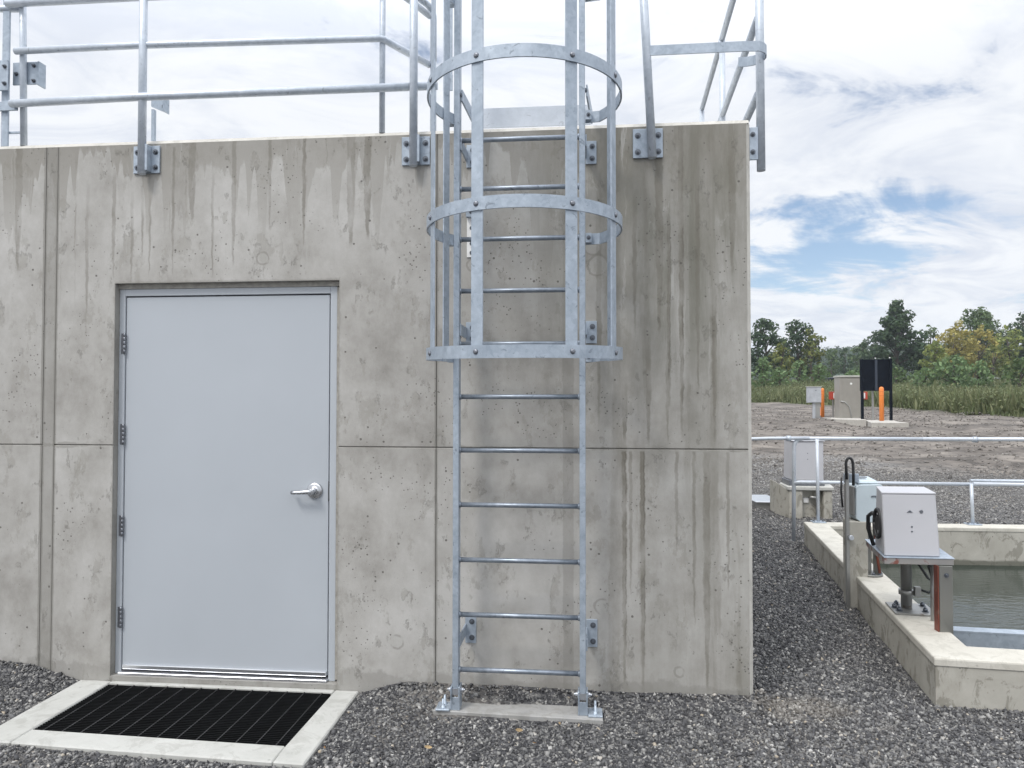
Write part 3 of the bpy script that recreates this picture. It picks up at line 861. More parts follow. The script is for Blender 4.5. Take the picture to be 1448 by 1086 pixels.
def pipe(name, pts, r, parent, m=None, seg=16):
    return MB().tube(pts, r, seg).build(name, m or M_RAILG, parent)


def bend(a, c, b, rad, n=6):
    """points of a rounded corner at c between a and b"""
    a, b, c = Vector(a), Vector(b), Vector(c)
    d0 = (a - c).normalized(); d1 = (b - c).normalized()
    p0, p1 = c + d0 * rad, c + d1 * rad
    return [a] + [(p0 * (1-t)**2 + c * 2*t*(1-t) + p1 * t*t) for t in [i / n for i in range(n + 1)]] + [b]


# ------------------------------------------------------------------ guard rail on the left of the roof
rl = root('guard_rail', 'galvanised pipe guard rail above the door, bolted to the wall face by two plates', 'railing', 'guard rails on the roof edge')
RY = -0.048
for x in (0.172, 1.739):
    pipe('post', [(x - 0.004, RY, 2.83), (x - 0.006, RY, 4.16)], 0.0225, rl)
    post_plate(x, rl)
pipe('rail', [(-0.66, RY + .028, 3.275), (0.17, RY - .012, 3.266), (1.86, RY + .03, 3.278)], 0.0222, rl)
pipe('rail', [(-0.64, RY + .03, 3.585), (0.17, RY + .01, 3.573), (1.53, RY + .04, 3.562), (1.55, RY + .055, 3.562), (1.74, 0.33, 3.562)], 0.0195, rl)
pipe('rail', [(-0.70, RY + .03, 3.868), (0.17, RY + .01, 3.852), (1.53, RY + .04, 3.850)], 0.0215, rl)
pipe('rail', [(-0.70, RY + .03, 4.15), (1.74, RY + .01, 4.14)], 0.0215, rl)
pipe('return_rail', bend((1.55, -0.02, 3.93), (1.765, 0.33, 3.90), (1.765, 0.33, 3.57), 0.07), 0.0195, rl)
pipe('return_rail', [(1.60, 0.04, 3.862), (1.68, 0.19, 3.858), (1.75, 0.30, 3.84)], 0.0185, rl)
pipe('return_post', [(1.765, 0.33, 3.58), (1.765, 0.33, 3.042)], 0.0195, rl)
pipe('slim_post', [(1.538, -0.006 + .032, 3.042), (1.538, -0.006 + .032, 4.13)], 0.0165, rl)
pipe('slim_post', [(-0.617, 0.030, 3.042), (-0.625, 0.006, 4.16)], 0.0185, rl)
rebase(rl, (0.6, 0.0, 3.04))

# the gate post with its hinge plates at the far left, and the small clamp behind the first post
gp = root('gate_post', 'galvanised flat gate post with bolted hinge plates, far left end of the roof railing', 'post')
mb = MB(); mb.box((-0.757, 0.02, 3.042), (-0.712, 0.032, 4.16), .002); mb.build('post', M_GALV, gp)
mb = MB(); mb.box((-0.80, -0.012, 3.36), (-0.690, 0.0, 3.54), .002); hp = mb.build('hinge_plate', M_GALV, gp)
mb = MB(); mb.box((-0.700, 0.035, 3.41), (-0.545, 0.045, 3.545), .002); mb.box((-0.545, 0.035, 3.405), (-0.535, 0.095, 3.548), .002); hp2 = mb.build('hinge_plate', M_GALV, gp)
for p in ((-0.71, -0.012, 3.40), (-0.71, -0.012, 3.50)): bolt(p, (0, -1, 0), hp, .008, .009)
for p in ((-0.565, 0.035, 3.43), (-0.565, 0.035, 3.52), (-0.675, 0.035, 3.475)): bolt(p, (0, -1, 0), hp2, .008, .009)
mb = MB(); mb.box((-0.81, 0.0, 3.245), (-0.64, 0.012, 3.30), .002); mb.build('latch_plate', M_GALV, gp)
mb = MB(); mb.box((-0.72, 0.034, 3.12), (-0.63, 0.042, 3.135), .002); mb.build('latch_rod', M_GALV, gp)
pipe('gate_rail', [(-0.98, 0.03, 3.88), (-0.63, 0.03, 3.86)], 0.02, gp)
rebase(gp, (-0.73, 0.03, 3.04))

cl = root('clamp_bracket', 'small galvanised angle bracket on a short stand behind the first roof rail post', 'bracket')
mb = MB(); mb.yprism([(0.0, 3.365), (0.105, 3.318), (0.105, 3.402), (0.0, 3.402)], 0.30, 0.312, 0.0); mb.box((0.1055, 0.25, 3.315), (0.113, 0.31, 3.402)); ap = mb.build('angle', M_GALV, cl)
bolt((0.085, 0.30, 3.36), (0, -1, 0), ap, .009, .009)
mb = MB(); mb.box((0.005, 0.295, 3.042), (0.022, 0.32, 3.345)); mb.build('stand', M_GALV, cl)
rebase(cl, (0.05, 0.3, 3.04))

# ------------------------------------------------------------------ guard rail on the right
rr = root('guard_rail', 'galvanised guard rail on the right roof corner with a curved flat strap', 'railing', 'guard rails on the roof edge')
pipe('post', [(3.021, RY - .004, 2.83), (2.955, RY - .004, 4.15)], 0.0225, rr)
post_plate(3.001, rr)
px0 = 3.602
pipe('post', [(px0, 0.045, 2.775), (px0 - .006, 0.04, 4.17)], 0.0225, rr)
mb = MB(); mb.box((3.5375, 0.028, 2.83), (3.584, 0.038, 3.005), .002); mb.box((3.5375, 0.0385, 2.83), (3.5455, 0.16, 3.005), .002); pl = mb.build('base_plate', M_GALV, rr)
for zc in (2.872, 2.966): bolt((3.556, 0.028, zc), (0, -1, 0), pl, .009)
mb = MB()
pts = [(2.975, -0.066, 3.372), (3.50, -0.080, 3.366)]
for k in range(1, 9):
    a_ = -math.pi/2 + math.pi * 0.98 * k / 8
    pts.append((3.54 + 0.085 * math.cos(a_), 0.012 + 0.092 * math.sin(a_), 3.366))
pts.append((3.50, 0.108, 3.366))
mb.strap(pts, 0.052, 0.008); mb.build('strap', M_GALV, rr)
for z, y1 in ((4.155, 2.66), (3.60, 2.66), (3.19, 2.66)):
    pipe('rail', [(px0 - .012, 0.05, z), (px0 - .012 + 0.05 * y1, y1, z)], 0.0205, rr)
for yy in (1.38, 2.64):
    pipe('post', [(px0 - .012 + .05 * yy, yy, 3.042), (px0 - .012 + .05 * yy, yy, 4.15)], 0.021, rr)
rebase(rr, (3.3, 0.1, 3.04))

# ------------------------------------------------------------------ caged ladder
ld = root('caged_ladder', 'tall galvanised steel ladder with a round safety cage fixed to the wall', 'ladder')
LY0, LY1 = -0.212, -0.152
SX = (2.002, 2.651)
for x in SX:
    mb = MB(); mb.box((x - .0155, LY0, 0.055), (x + .0155, LY1, 4.2), .003); mb.build('stile', M_GALV, ld)
zr = [.165, .446, .727, 1.010, 1.291, 1.568, 1.842, 2.118, 2.388, 2.652, 2.908, 3.18, 3.45, 3.73]
for z in zr:
    if 2.99 < z < 3.5: continue          # stepped through at roof level
    MB().tube([(SX[0] + .0156, -0.182, z), (SX[1] - .0156, -0.182, z)], .0128, 14).lathe((SX[0] + .0157, -0.182, z), (1, 0, 0), [(0, .0175), (.004, .0165), (.009, .0132)], 14).lathe((SX[1] - .0157, -0.182, z), (-1, 0, 0), [(0, .0175), (.004, .0165), (.009, .0132)], 14).build('rung', M_RUNG, ld)
CX, CY, CR = 2.374, -0.455, 0.458
def on_c(deg, r): return (CX + r * math.cos(R(deg)), CY + r * math.sin(R(deg)))
HZ = (1.742, 2.352, 2.985, 3.62)
for z in HZ:
    pts = [(SX[0] - .017, -0.168, z)]
    a0, a1 = 143, 397
    tilt = 0.026 if z == HZ[0] else 0.0          # the lowest hoop sags a little at the front
    for k in range(49):
        x, y = on_c(a0 + (a1 - a0) * k / 48, CR); pts.append((x, y, z - tilt * (-0.168 - y) / 0.745 + tilt * 0.35))
    pts.append((SX[1] + .017, -0.168, z))
    mb = MB(); mb.strap(pts[::-1], 0.056, 0.008); hp = mb.build('hoop', M_GALV, ld)
    for dg in (208, 248.5, 300.5, 336):
        x, y = on_c(dg, CR + 0.0081); zb_ = z - tilt * (-0.168 - y) / 0.745 + tilt * 0.35
        d = Vector((math.cos(R(dg)), math.sin(R(dg)), 0))
        q = MB(); q.lathe((x, y, zb_ + .028), d, [(0, .0125), (.004, .0105), (.007, .005)], 12); q.build('bolt', M_HINGE, hp)
    for sx, s_ in ((SX[0] - .017, -1), (SX[1] + .017, 1)):
        mb = MB(); mb.box((min(sx, sx + s_ * .03), -0.205, z + .004), (max(sx, sx + s_ * .03), -0.165, z + .052)); mb.build('hoop_lug', M_GALV, hp)
        bolt((sx + s_ * .0155, -0.205, z + .028), (0, -1, 0), hp, .007, .007)
# upright bars inside the hoops
for dg, w in ((156, .05), (208, .052), (248.5, .056), (300.5, .056), (336, .052), (384, .05)):
    ri = CR - 0.0006
    x, y = on_c(dg, ri)
    tx, ty = -math.sin(R(dg)), math.cos(R(dg)); nx_, ny_ = -math.cos(R(dg)), -math.sin(R(dg))
    mb = MB()
    c = [(x + tx*w/2, y + ty*w/2), (x - tx*w/2, y - ty*w/2), (x - tx*w/2 + nx_*.007, y - ty*w/2 + ny_*.007), (x + tx*w/2 + nx_*.007, y + ty*w/2 + ny_*.007)]
    mb.prism(c[::-1], 1.746, 4.25, 0.001); mb.build('cage_bar', M_GALV, ld)
# stand-off brackets to the wall: (side, height)
def standoff(side, z, h):
    x = SX[side]; q = MB()
    xi = x + (.0158 if side == 0 else .0158)
    q.box((xi, LY1 - .045, z - .03), (xi + .008, -0.009, z + .03), .001)
    x0 = xi + .0085
    q.box((x0 - .006, -0.0085, z - h/2), (x0 + .053, -0.0008, z + h/2), .0015)
    b_ = q.build('standoff_bracket', M_GALV, ld)
    bolt((x0 + .030, -0.0085, z + h/2 - .03), (0, -1, 0), b_, .0095)
    bolt((x0 + .030, -0.0085, z - h/2 + .03), (0, -1, 0), b_, .0095)
for z, h in ((2.885, .125), (1.915, .12), (0.315, .145)):
    standoff(0, z, h); standoff(1, z, h)
# walk-through extension and toe plate at the roof edge
mb = MB(); mb.box((1.893, 0.04, 3.28), (1.932, 0.052, 4.2), .002); mb.box((1.882, 0.034, 3.27), (1.936, 0.0395, 3.36), .002)
ex = mb.build('extension_bar', M_GALV, ld); bolt((1.91, 0.034, 3.335), (0, -1, 0), ex, .008, .008)
mb = MB(); mb.box((2.053, 0.09, 3.075), (2.70, 0.098, 3.187), .001); mb.box((2.053, 0.0985, 3.0425), (2.70, 0.16, 3.05), .001); mb.build('toe_plate', M_RAILB, ld)
for x0, x1 in ((SX[0] + .019, 2.05), (SX[1] + .02, SX[1] + .05)):
    mb = MB(); mb.hexa([(x0, -0.19, 3.115), (x0 + .008, -0.19, 3.115), (x1 + .008, 0.088, 3.075), (x1, 0.088, 3.075), (x0, -0.19, 3.175), (x0 + .008, -0.19, 3.175), (x1 + .008, 0.088, 3.15), (x1, 0.088, 3.15)])
    b_ = mb.build('toe_plate_arm', M_GALV, ld); bolt((x0 - .004, -0.19, 3.145), (0, -1, 0), b_, .008, .008)
# feet: an angle on each side with its hold-down bolts
for x, s_ in ((SX[0], -1), (SX[1], 1)):
    q = MB()
    for e in (-.0245, .0165): q.box((x + e, -0.222, -0.0285), (x + e + .008, -0.150, 0.088), .0015)
    xa, xb = sorted((x + s_ * .026, x + s_ * .098))
    q.box((xa, -0.238, -0.029), (xb, -0.142, -0.020), .0015)
    q.box((x - .0165, -0.219, -0.029), (x + .0165, -0.213, 0.035), .0005)
    f_ = q.build('foot_bracket', M_GALV, ld)
    bolt((x + .0247, -0.182, 0.062), (1, 0, 0), f_, .0105, .011, M_ZINC); bolt((x - .0247, -0.182, 0.062), (-1, 0, 0), f_, .0105, .011, M_ZINC)
    MB().box((x - .0155, -0.2135, 0.046), (x + .0155, -0.2122, 0.078)).build('pin_plate', M_ZINC, f_)
    for yy in (-0.215, -0.165):
        q = MB(); q.lathe((x + s_ * .062, yy, -0.020), (0, 0, 1), [(0, .013), (.003, .013), (.0031, .010), (.013, .010), (.0131, .006), (.045, .006)], 10); q.build('anchor_bolt', M_GALV, f_)
rebase(ld, (2.33, -0.18, -0.03))

# white slotted strap on the wall behind the ladder
st = root('anchor_strap', 'short white slotted steel strip fixed to the wall behind the ladder cage', 'metal strip')
mb = MB(); mb.box((2.024, -0.0065, 2.33), (2.076, -0.0005, 2.57), .001); s0 = mb.build('strip', M_WHITE, st)
mb = MB(); mb.box((2.022, -0.032, 2.545), (2.078, -0.007, 2.603), .002); s1 = mb.build('clip', M_GALV, st)
bolt((2.05, -0.032, 2.575), (0, -1, 0), s1, .008, .006)
for z in (2.49, 2.405, 2.355): bolt((2.05, -0.0065, z), (0, -1, 0), s0, .007, .004)
rebase(st, (2.05, 0, 2.33))

# concrete strip under the ladder
fs = MB(); fs.hexa([(1.889, -0.226, -0.14), (2.752, -0.258, -0.14), (2.745, -0.108, -0.14), (1.905, -0.085, -0.14), (1.889, -0.226, -0.030), (2.752, -0.258, -0.030), (2.745, -0.108, -0.030), (1.905, -0.085, -0.030)], 0.004)
tag(fs.build('footing_slab', M_FOOTSLAB), 'narrow grey concrete slab in the gravel carrying the ladder feet', 'concrete slab')

# ------------------------------------------------------------------ basin
bs = root('water_basin', 'low concrete basin with pale coping holding dark green water', 'basin')
def ring(o, i, z0, z1, name, m, bev=0.0, split=None):
    q = MB()
    n = len(o)
    for k in range(n):
        a_, b_ = o[k], o[(k + 1) % n]; c_, d_ = i[(k + 1) % n], i[k]
        q.prism([(a_.x, a_.y), (b_.x, b_.y), (c_.x, c_.y), (d_.x, d_.y)], z0, z1)
    bmesh.ops.remove_doubles(q.bm, verts=q.bm.verts[:], dist=1e-5)
    # drop the inner mitre faces
    seen = {}
    for f in q.bm.faces[:]:
        key = tuple(sorted(v.index for v in f.verts))
        seen.setdefault(key, []).append(f)
    q.bm.verts.index_update()
    seen = {}
    for f in q.bm.faces[:]:
        seen.setdefault(tuple(sorted(v.index for v in f.verts)), []).append(f)
    bmesh.ops.delete(q.bm, geom=[f for l in seen.values() if len(l) > 1 for f in l], context='FACES')
    if bev:
        es = [e for e in q.bm.edges if abs(e.verts[0].co.z - z1) < 1e-5 and abs(e.verts[1].co.z - z1) < 1e-5 and len(e.link_faces) == 2 and abs(e.link_faces[0].normal.z - e.link_faces[1].normal.z) > .5]
        bmesh.ops.bevel(q.bm, geom=es, offset=bev, segments=2, affect='EDGES', profile=0.5)
    return q.build(name, m, bs)
ring(inset(OUTER, 0.006), inset(OUTER, 0.229), -0.9, 0.1595, 'basin_wall', M_BASIN)
ring(OUTER, INNER, 0.160, 0.200, 'coping', M_COPING, 0.010)
fl_in = INNER
q = MB(); q.prism([(p.x, p.y) for p in inset(OUTER, 0.2)], -0.92, -0.90); q.build('basin_floor', M_BASIN, bs)
# steel trough along the inside of the near wall
dF = (FR - FL).normalized(); nF = Vector((-dF.y, dF.x))
def fpt(s_, d_): p = FL + dF * s_ + nF * d_; return (p.x, p.y)
q = MB(); q.prism([fpt(.26, .66), fpt(6, .66), fpt(6, .75), fpt(.27, .75)], 0.147, 0.158); q.prism([fpt(.28, .662), fpt(6, .662), fpt(6, .671), fpt(.28, .671)], -.3, 0.1465)
q.prism([fpt(.28, .738), fpt(6, .738), fpt(6, .748), fpt(.28, .748)], -0.3, 0.1465)
q.build('trough_ledge', M_GALV, bs)
# concrete pier against the left wall
dL = (BL - FL).normalized(); nL = Vector((dL.y, -dL.x))      # nL points into the basin
def lpt(s_, d_): p = FL + dL * s_ + nL * d_; return (p.x, p.y)
q = MB(); q.prism([lpt(1.80, -0.055), lpt(1.80, 0.085), lpt(2.0, 0.085), lpt(2.0, -0.055)], -0.3, 0.62, 0.006); q.build('pier', M_BASIN, bs)
rebase(bs, (7.5, 2.2, -0.3))

mw, t, b = mat('basin_water')
co = objco(t); x, y, z = t.sep(co)
wv_ = t.noise(t.comb(x, t.mul(y, 2.2), 0), 7.5, 3, 0.5, 0.4); w2 = t.noise(t.comb(x, t.mul(y, 2.0), 5), 30.0, 3, 0.6)
b.inputs['Base Color'].default_value = (0.016, 0.026, 0.021, 1)
b.inputs['Roughness'].default_value = 0.02; b.inputs['IOR'].default_value = 1.52
b.inputs['Specular IOR Level'].default_value = 0.5
calm = t.step(t.add(y, t.mul(t.sub(t.noise(co, 1.2, 3, 0.5), 0.5), 1.0)), 3.2, 1.2, 0.12, 1.0)
t.put(b.inputs['Normal'], t.bump(t.mul(t.add(t.mul(wv_, 0.9), t.mul(w2, 0.12)), calm), 0.75, 0.035))
poly = inset(OUTER, 0.225)
water = nmesh('water', [(p.x, p.y, -0.20) for p in poly], faces4=[(0, 1, 2, 3)], m=mw)
tag(water, kind='structure')

# ------------------------------------------------------------------ railing on the basin
br = root('basin_railing', 'low galvanised pipe railing with rounded end on the far basin wall', 'railing')
RZ = 1.125
def rp(x): return 4.50 + (x - 5.2) * 0.010
pipe('end_post', bend((5.04, 4.62, -0.25), (5.04, 4.56, 1.122), (6.4, rp(6.4), RZ), 0.11, 8), 0.0215, br, M_RAILB)
pipe('top_rail', [(6.4, rp(6.4), RZ), (11, rp(11), RZ + .01)], 0.0225, br, M_RAILB)
pipe('side_rail', [(4.30, 4.50, 1.105), (4.75, 4.53, 1.122), (5.2, 4.545, 1.128)], 0.019, br, M_RAILB)
pipe('mid_rail', bend((5.045, 4.60, 0.60), (5.05, 4.545, 0.632), (6.95, rp(6.95), 0.632), 0.05, 5), 0.020, br, M_RAILB)
pipe('mid_rail', [(6.93, rp(6.93), 0.635), (11, rp(11), 0.612)], 0.022, br, M_RAILB)
pipe('mid_rail', [(6.93, rp(6.93) + .06, 0.665), (11, rp(11) + .1, 0.665)], 0.0175, br)
for x, z1 in ((5.262, 1.12), (6.895, .64), (9.4, 1.12)):
    pipe('post', [(x, rp(x) - .05, 0.2), (x, rp(x) - .03, z1)], 0.0175, br, M_RAILB)
    q = MB(); q.box((x - .07, rp(x) - .11, 0.2005), (x + .07, rp(x) + .01, 0.211), .002); f_ = q.build('base_plate', M_GALV, br)
    for sx in (-.05, .05): bolt((x + sx, rp(x) - .05, 0.211), (0, 0, 1), f_, .011)
for x in (5.0 - .05, 6.93):
    q = MB(); q.lathe((x, rp(x) + (.04 if x < 5 else 0), 1.123), (1, 0, 0), [(0, .031), (.045, .031)], 16); q.build('coupling', M_RAILG, br)
rebase(br, (6.0, 4.5, 0.2))

# ------------------------------------------------------------------ gate actuator C (nearest)
gc = root('gate_actuator', 'large pale grey tapered metal box on a rusty table over the near basin wall', 'actuator', 'gate actuators round the basin')
q = MB()
Q = [(4.43, 0.60), (4.820, 0.60), (4.93, 1.16), (4.535, 1.16)]
q.prism(Q, 0.583, 0.6185, .002); tb = q.build('table_plate', M_REDRUST, gc)
q = MB(); q.prism([(4.426, 0.596), (4.824, 0.596), (4.936, 1.164), (4.53, 1.164)], 0.6187, 0.6245, .001); q.build('table_top', M_GALV, gc)
q = MB()
lo = [(4.442, 0.625), (4.757, 0.625), (4.83, 0.95), (4.512, 0.95)]; hi = [(4.431, 0.632), (4.738, 0.632), (4.812, 0.94), (4.522, 0.94)]
q.hexa([(x, y, 0.625) for x, y in lo] + [(x, y, 0.993) for x, y in hi], 0.006)
bx = q.build('housing', M_BOXW, gc)
q = MB(); q.hexa([(x + (-.002 if i in (0, 3) else .002), y + (-.002 if i < 2 else .002), 0.9935) for i, (x, y) in enumerate(hi)] + [(x + (-.002 if i in (0, 3) else .002), y + (-.002 if i < 2 else .002), 1.003) for i, (x, y) in enumerate(hi)], .002); q.build('lid', M_BOXW, bx)
# small badge, smudge disc and label marks on the front
q = MB(); q.yprism([(4.573, 0.885), (4.606, 0.885), (4.590, 0.898)], 0.6265, 0.632); q.build('badge', M_BOLT, bx)
q = MB(); q.lathe((4.655, 0.633, 0.89), (0, -1, 0), [(0, .012), (.006, .010)], 14); q.build('smudge_disc', M_HINGE, bx)  # small dark disc added to stand for an irregular smudge
for x, z in ((4.60, .80), (4.60, .772), (4.47, .635), (4.59, .635), (4.735, .635)): q = MB(); q.lathe((x, 0.6305, z), (0, -1, 0), [(0, .006), (.005, .005)], 8); q.build('screw', M_BOLT, bx)
# hand wheel on the left side
q = MB()
wp = [(4.448, 0.74 + 0.050 * math.cos(2*math.pi*k/24), 0.80 + 0.085 * math.sin(2*math.pi*k/24)) for k in range(25)]
q.tube(wp, .011, 8); q.lathe((4.475, 0.74, .80), (-1, 0, 0), [(0, .046), (.03, .040)], 16)
q.build('hand_wheel', M_RUBBER, bx)
pipe('conduit', [(4.462, 0.77, 0.83), (4.452, 0.83, 0.85), (4.45, 0.89, 0.82), (4.46, 0.92, 0.74), (4.50, 0.94, .63)], .012, gc, M_RUBBER, 10)
q = MB(); q.lathe((4.735, 1.03, 0.213), (0, 0, 1), [(0, .033), (.30, .033), (.301, .044), (.345, .044), (.346, .03), (.37, .03)], 22); q.build('pedestal', M_PIPE, gc)
q = MB(); q.prism([(4.615, 0.905), (4.86, 0.88), (4.90, 1.13), (4.655, 1.16)], 0.2005, 0.2125, .002); bp = q.build('base_plate', M_PIPE, gc)
for p in ((4.66, .96), (4.70, 1.10), (4.815, .95), (4.855, 1.08), (4.66, 1.03)): bolt((*p, 0.2125), (0, 0, 1), bp, .014, .018)
q = MB(); q.box((4.765, 0.97, 0.3), (4.80, 1.0, 0.36)); q.lathe((4.735, 1.03, 0.30), (0, 0, 1), [(0, .046), (.03, .046)], 18); q.build('stem_bracket', M_PIPE, gc)
pipe('cable', [(4.77, 1.03, 0.56), (4.80, 1.0, 0.50), (4.845, 0.98, 0.42), (4.90, 1.02, 0.38), (4.87, 1.02, 0.48), (4.885, 1.0, 0.57)], .009, gc, M_RUBBER, 8)
pipe('cable', [(4.80, 1.0, 0.34), (4.85, .98, .325), (4.90, 1.0, .36)], .008, gc, M_RUBBER, 8)
pipe('drain_pipe', [(4.795, 0.80, 0.582), (4.792, 0.80, 0.02)], .0145, gc, M_PIPE, 12)
q = MB(); q.box((4.718, 0.575, -0.15), (4.7255, 0.625, 0.583), .001); q.build('leg', M_REDLEG, gc)
q = MB(); q.box((4.7265, 0.572, -0.15), (4.800, 0.582, 0.583), .001); lg = q.build('leg', M_OLDSTEEL, gc)
bolt((4.765, 0.572, 0.53), (0, -1, 0), lg, .009)
rebase(gc, (4.7, 0.95, 0.2))

# ------------------------------------------------------------------ gate actuator B (on the pier)
gb = root('gate_actuator', 'pale blue metal box with sloped edges and black cable loop beside a concrete pier', 'actuator', 'gate actuators round the basin')
q = MB()
yb = 1.92
q.yprism([(4.752, 0.640), (4.790, 0.612), (4.945, 0.615), (4.962, 0.635), (4.968, 0.870), (4.938, 0.905), (4.775, 0.900), (4.752, 0.880)], yb, yb + .02, .003)
q.yprism([(4.752, 0.640), (4.790, 0.612), (4.945, 0.615), (4.962, 0.635), (4.968, 0.870), (4.938, 0.905), (4.775, 0.900), (4.752, 0.880)], yb + .0205, yb + .26, .012)
bx = q.build('housing', M_BOXB, gb)
q = MB(); q.hexa([(4.775, yb + .03, .906), (4.935, yb + .03, .906), (4.945, yb + .25, .916), (4.785, yb + .25, .916), (4.785, yb + .05, .932), (4.925, yb + .05, .932), (4.935, yb + .24, .945), (4.795, yb + .24, .945)], .008); q.build('hood', M_BOXB, bx)
q = MB(); q.box((4.80, yb + .10, .946), (4.87, yb + .14, .952)); q.build('lid_latch', M_HINGE, bx)
q = MB(); q.tube([(4.862, yb - .003, .812), (4.88, yb - .006, .818), (4.905, yb - .006, .816), (4.915, yb - .003, .81)], .005, 6); q.build('pull', M_BOLT, bx)
q = MB(); q.box((4.738, yb + .02, .66), (4.751, yb + .22, .885), .003); q.build('back_panel', M_PIPE, gb)
q = MB(); q.box((4.668, yb - .02, -0.2), (4.694, yb + .004, 1.00), .003); q.build('strut', M_PIPE, gb)
q = MB(); q.box((4.665, yb + .0125, .915), (4.78, yb + .022, .985), .003); q.build('strut_arm', M_GALV, gb)
q = MB(); q.lathe((4.7, yb - .024, .50), (0, -1, 0), [(0, .022), (.02, .018)], 12); q.build('strut_clamp', M_ZINC, gb)
pipe('cable_loop', [(4.672, yb - .03, .945)] + [(4.694 + 0.026 * math.cos(math.pi - math.pi*k/10), yb - .03, 1.06 + .05 * math.sin(math.pi*k/10)) for k in range(11)] + [(4.722, yb - .03, 1.0), (4.722, yb - .03, .90)], .0105, gb, M_RUBBER, 10)
pipe('hanging_cable', [(4.662, yb + .05, .95), (4.658, yb + .05, .85), (4.662, yb + .05, .78), (4.668, yb + .05, .72)], .008, gb, M_RUBBER, 8)
q = MB(); q.box((4.806, yb + .03, .21), (4.872, yb + .11, .611), .004); q.build('column', M_OLDSTEEL, gb)
q = MB(); q.box((4.905, yb + .03, .215), (4.935, yb + .09, .611), .003); q.build('column', M_OLDSTEEL, gb)
q = MB(); q.lathe((4.87, yb + .06, .2005), (0, 0, 1), [(0, .092), (.016, .092)], 24); bp = q.build('base_plate', M_OLDSTEEL, gb)
for k in range(5):
    a_ = R(190 + k * 40); bolt((4.87 + .075 * math.cos(a_), yb + .06 + .075 * math.sin(a_), .2165), (0, 0, 1), bp, .010, .012)
pipe('conduit', [(4.88, yb + .0, .615), (4.885, yb - .01, .55), (4.90, yb - .01, .35), (4.92, yb, .23)], .011, gb, M_REDLEG, 8)
pipe('cable_gland', [(4.845, yb + .02, .612), (4.845, yb + .02, .555)], .02, gb, M_BOLT, 10)
rebase(gb, (4.8, 1.95, 0.0))

# ------------------------------------------------------------------ actuator A (farthest) on its concrete stand
ga = root('gate_actuator', 'tall pale grey metal box on a concrete stand behind the railing end post', 'actuator', 'gate actuators round the basin')
q = MB(); q.hexa([(5.475, 6.20, .475), (5.885, 6.20, .475), (5.90, 6.60, .475), (5.47, 6.60, .475), (5.49, 6.205, 1.0), (5.888, 6.205, 1.0), (5.90, 6.60, 1.0), (5.48, 6.60, 1.0)], .008); bx = q.build('housing', M_BOXW, ga)
q = MB(); q.box((5.478, 6.192, 1.001), (5.905, 6.61, 1.012), .003); q.build('lid', M_BOXW, bx)
for z in (.76, .84): q = MB(); q.lathe((5.68, 6.2045, z), (0, -1, 0), [(0, .007), (.004, .006)], 8); q.build('screw', M_BOLT, bx)
q = MB(); q.box((5.44, 6.22, .40), (5.905, 6.58, .4745), .004); q.build('plinth_frame', M_HINGE, ga)
q = MB(); q.hexa([(5.40, 6.14, .345), (6.0, 6.14, .345), (6.09, 6.62, .345), (5.42, 6.62, .345), (5.40, 6.14, .3995), (6.0, 6.14, .3995), (6.09, 6.62, .3995), (5.42, 6.62, .3995)], .01); q.build('shelf', M_SLAB, ga)
q = MB(); q.box((5.42, 6.16, -.15), (5.60, 6.60, .3445), .01); q.box((5.87, 6.16, -.15), (5.985, 6.60, .3445), .01); q.box((5.601, 6.26, -.15), (5.869, 6.60, .3445), .004)
q.hexa([(5.345, 6.55, -.15), (5.419, 6.17, -.15), (5.419, 6.75, -.15), (5.345, 6.85, -.15), (5.345, 6.55, .42), (5.419, 6.17, .343), (5.419, 6.75, .38), (5.345, 6.85, .42)], .006)
q.build('concrete_stand', M_BASIN, ga)
pipe('pipe_elbow', [(5.70, 6.20, .25), (5.78, 6.20, .25), (5.80, 6.20, .20), (5.80, 6.2, .0)], .022, ga, M_PIPE, 10)
q = MB(); q.box((5.63, 6.235, .17), (5.70, 6.258, .24), .004); q.build('junction_box', M_WHITE, ga)
rebase(ga, (5.7, 6.4, -.05))

lb = root('hatch_box', 'low metal hatch with a pale flat lid on the gravel by the building corner', 'hatch')
q = MB(); q.hexa([(5.165, 6.93, .066), (5.60, 6.93, .066), (5.52, 7.75, .066), (5.11, 7.75, .066), (5.165, 6.93, .082), (5.60, 6.93, .082), (5.52, 7.75, .082), (5.11, 7.75, .082)], .003); q.build('lid', M_ALU, lb)
q = MB(); q.hexa([(5.185, 6.96, -.15), (5.60, 6.96, -.15), (5.50, 7.7, -.15), (5.13, 7.7, -.15), (5.185, 6.96, .0655), (5.60, 6.96, .0655), (5.50, 7.7, .0655), (5.13, 7.7, .0655)]); q.build('frame', M_PIPE, lb)
rebase(lb, (5.35, 7.3, -.05))

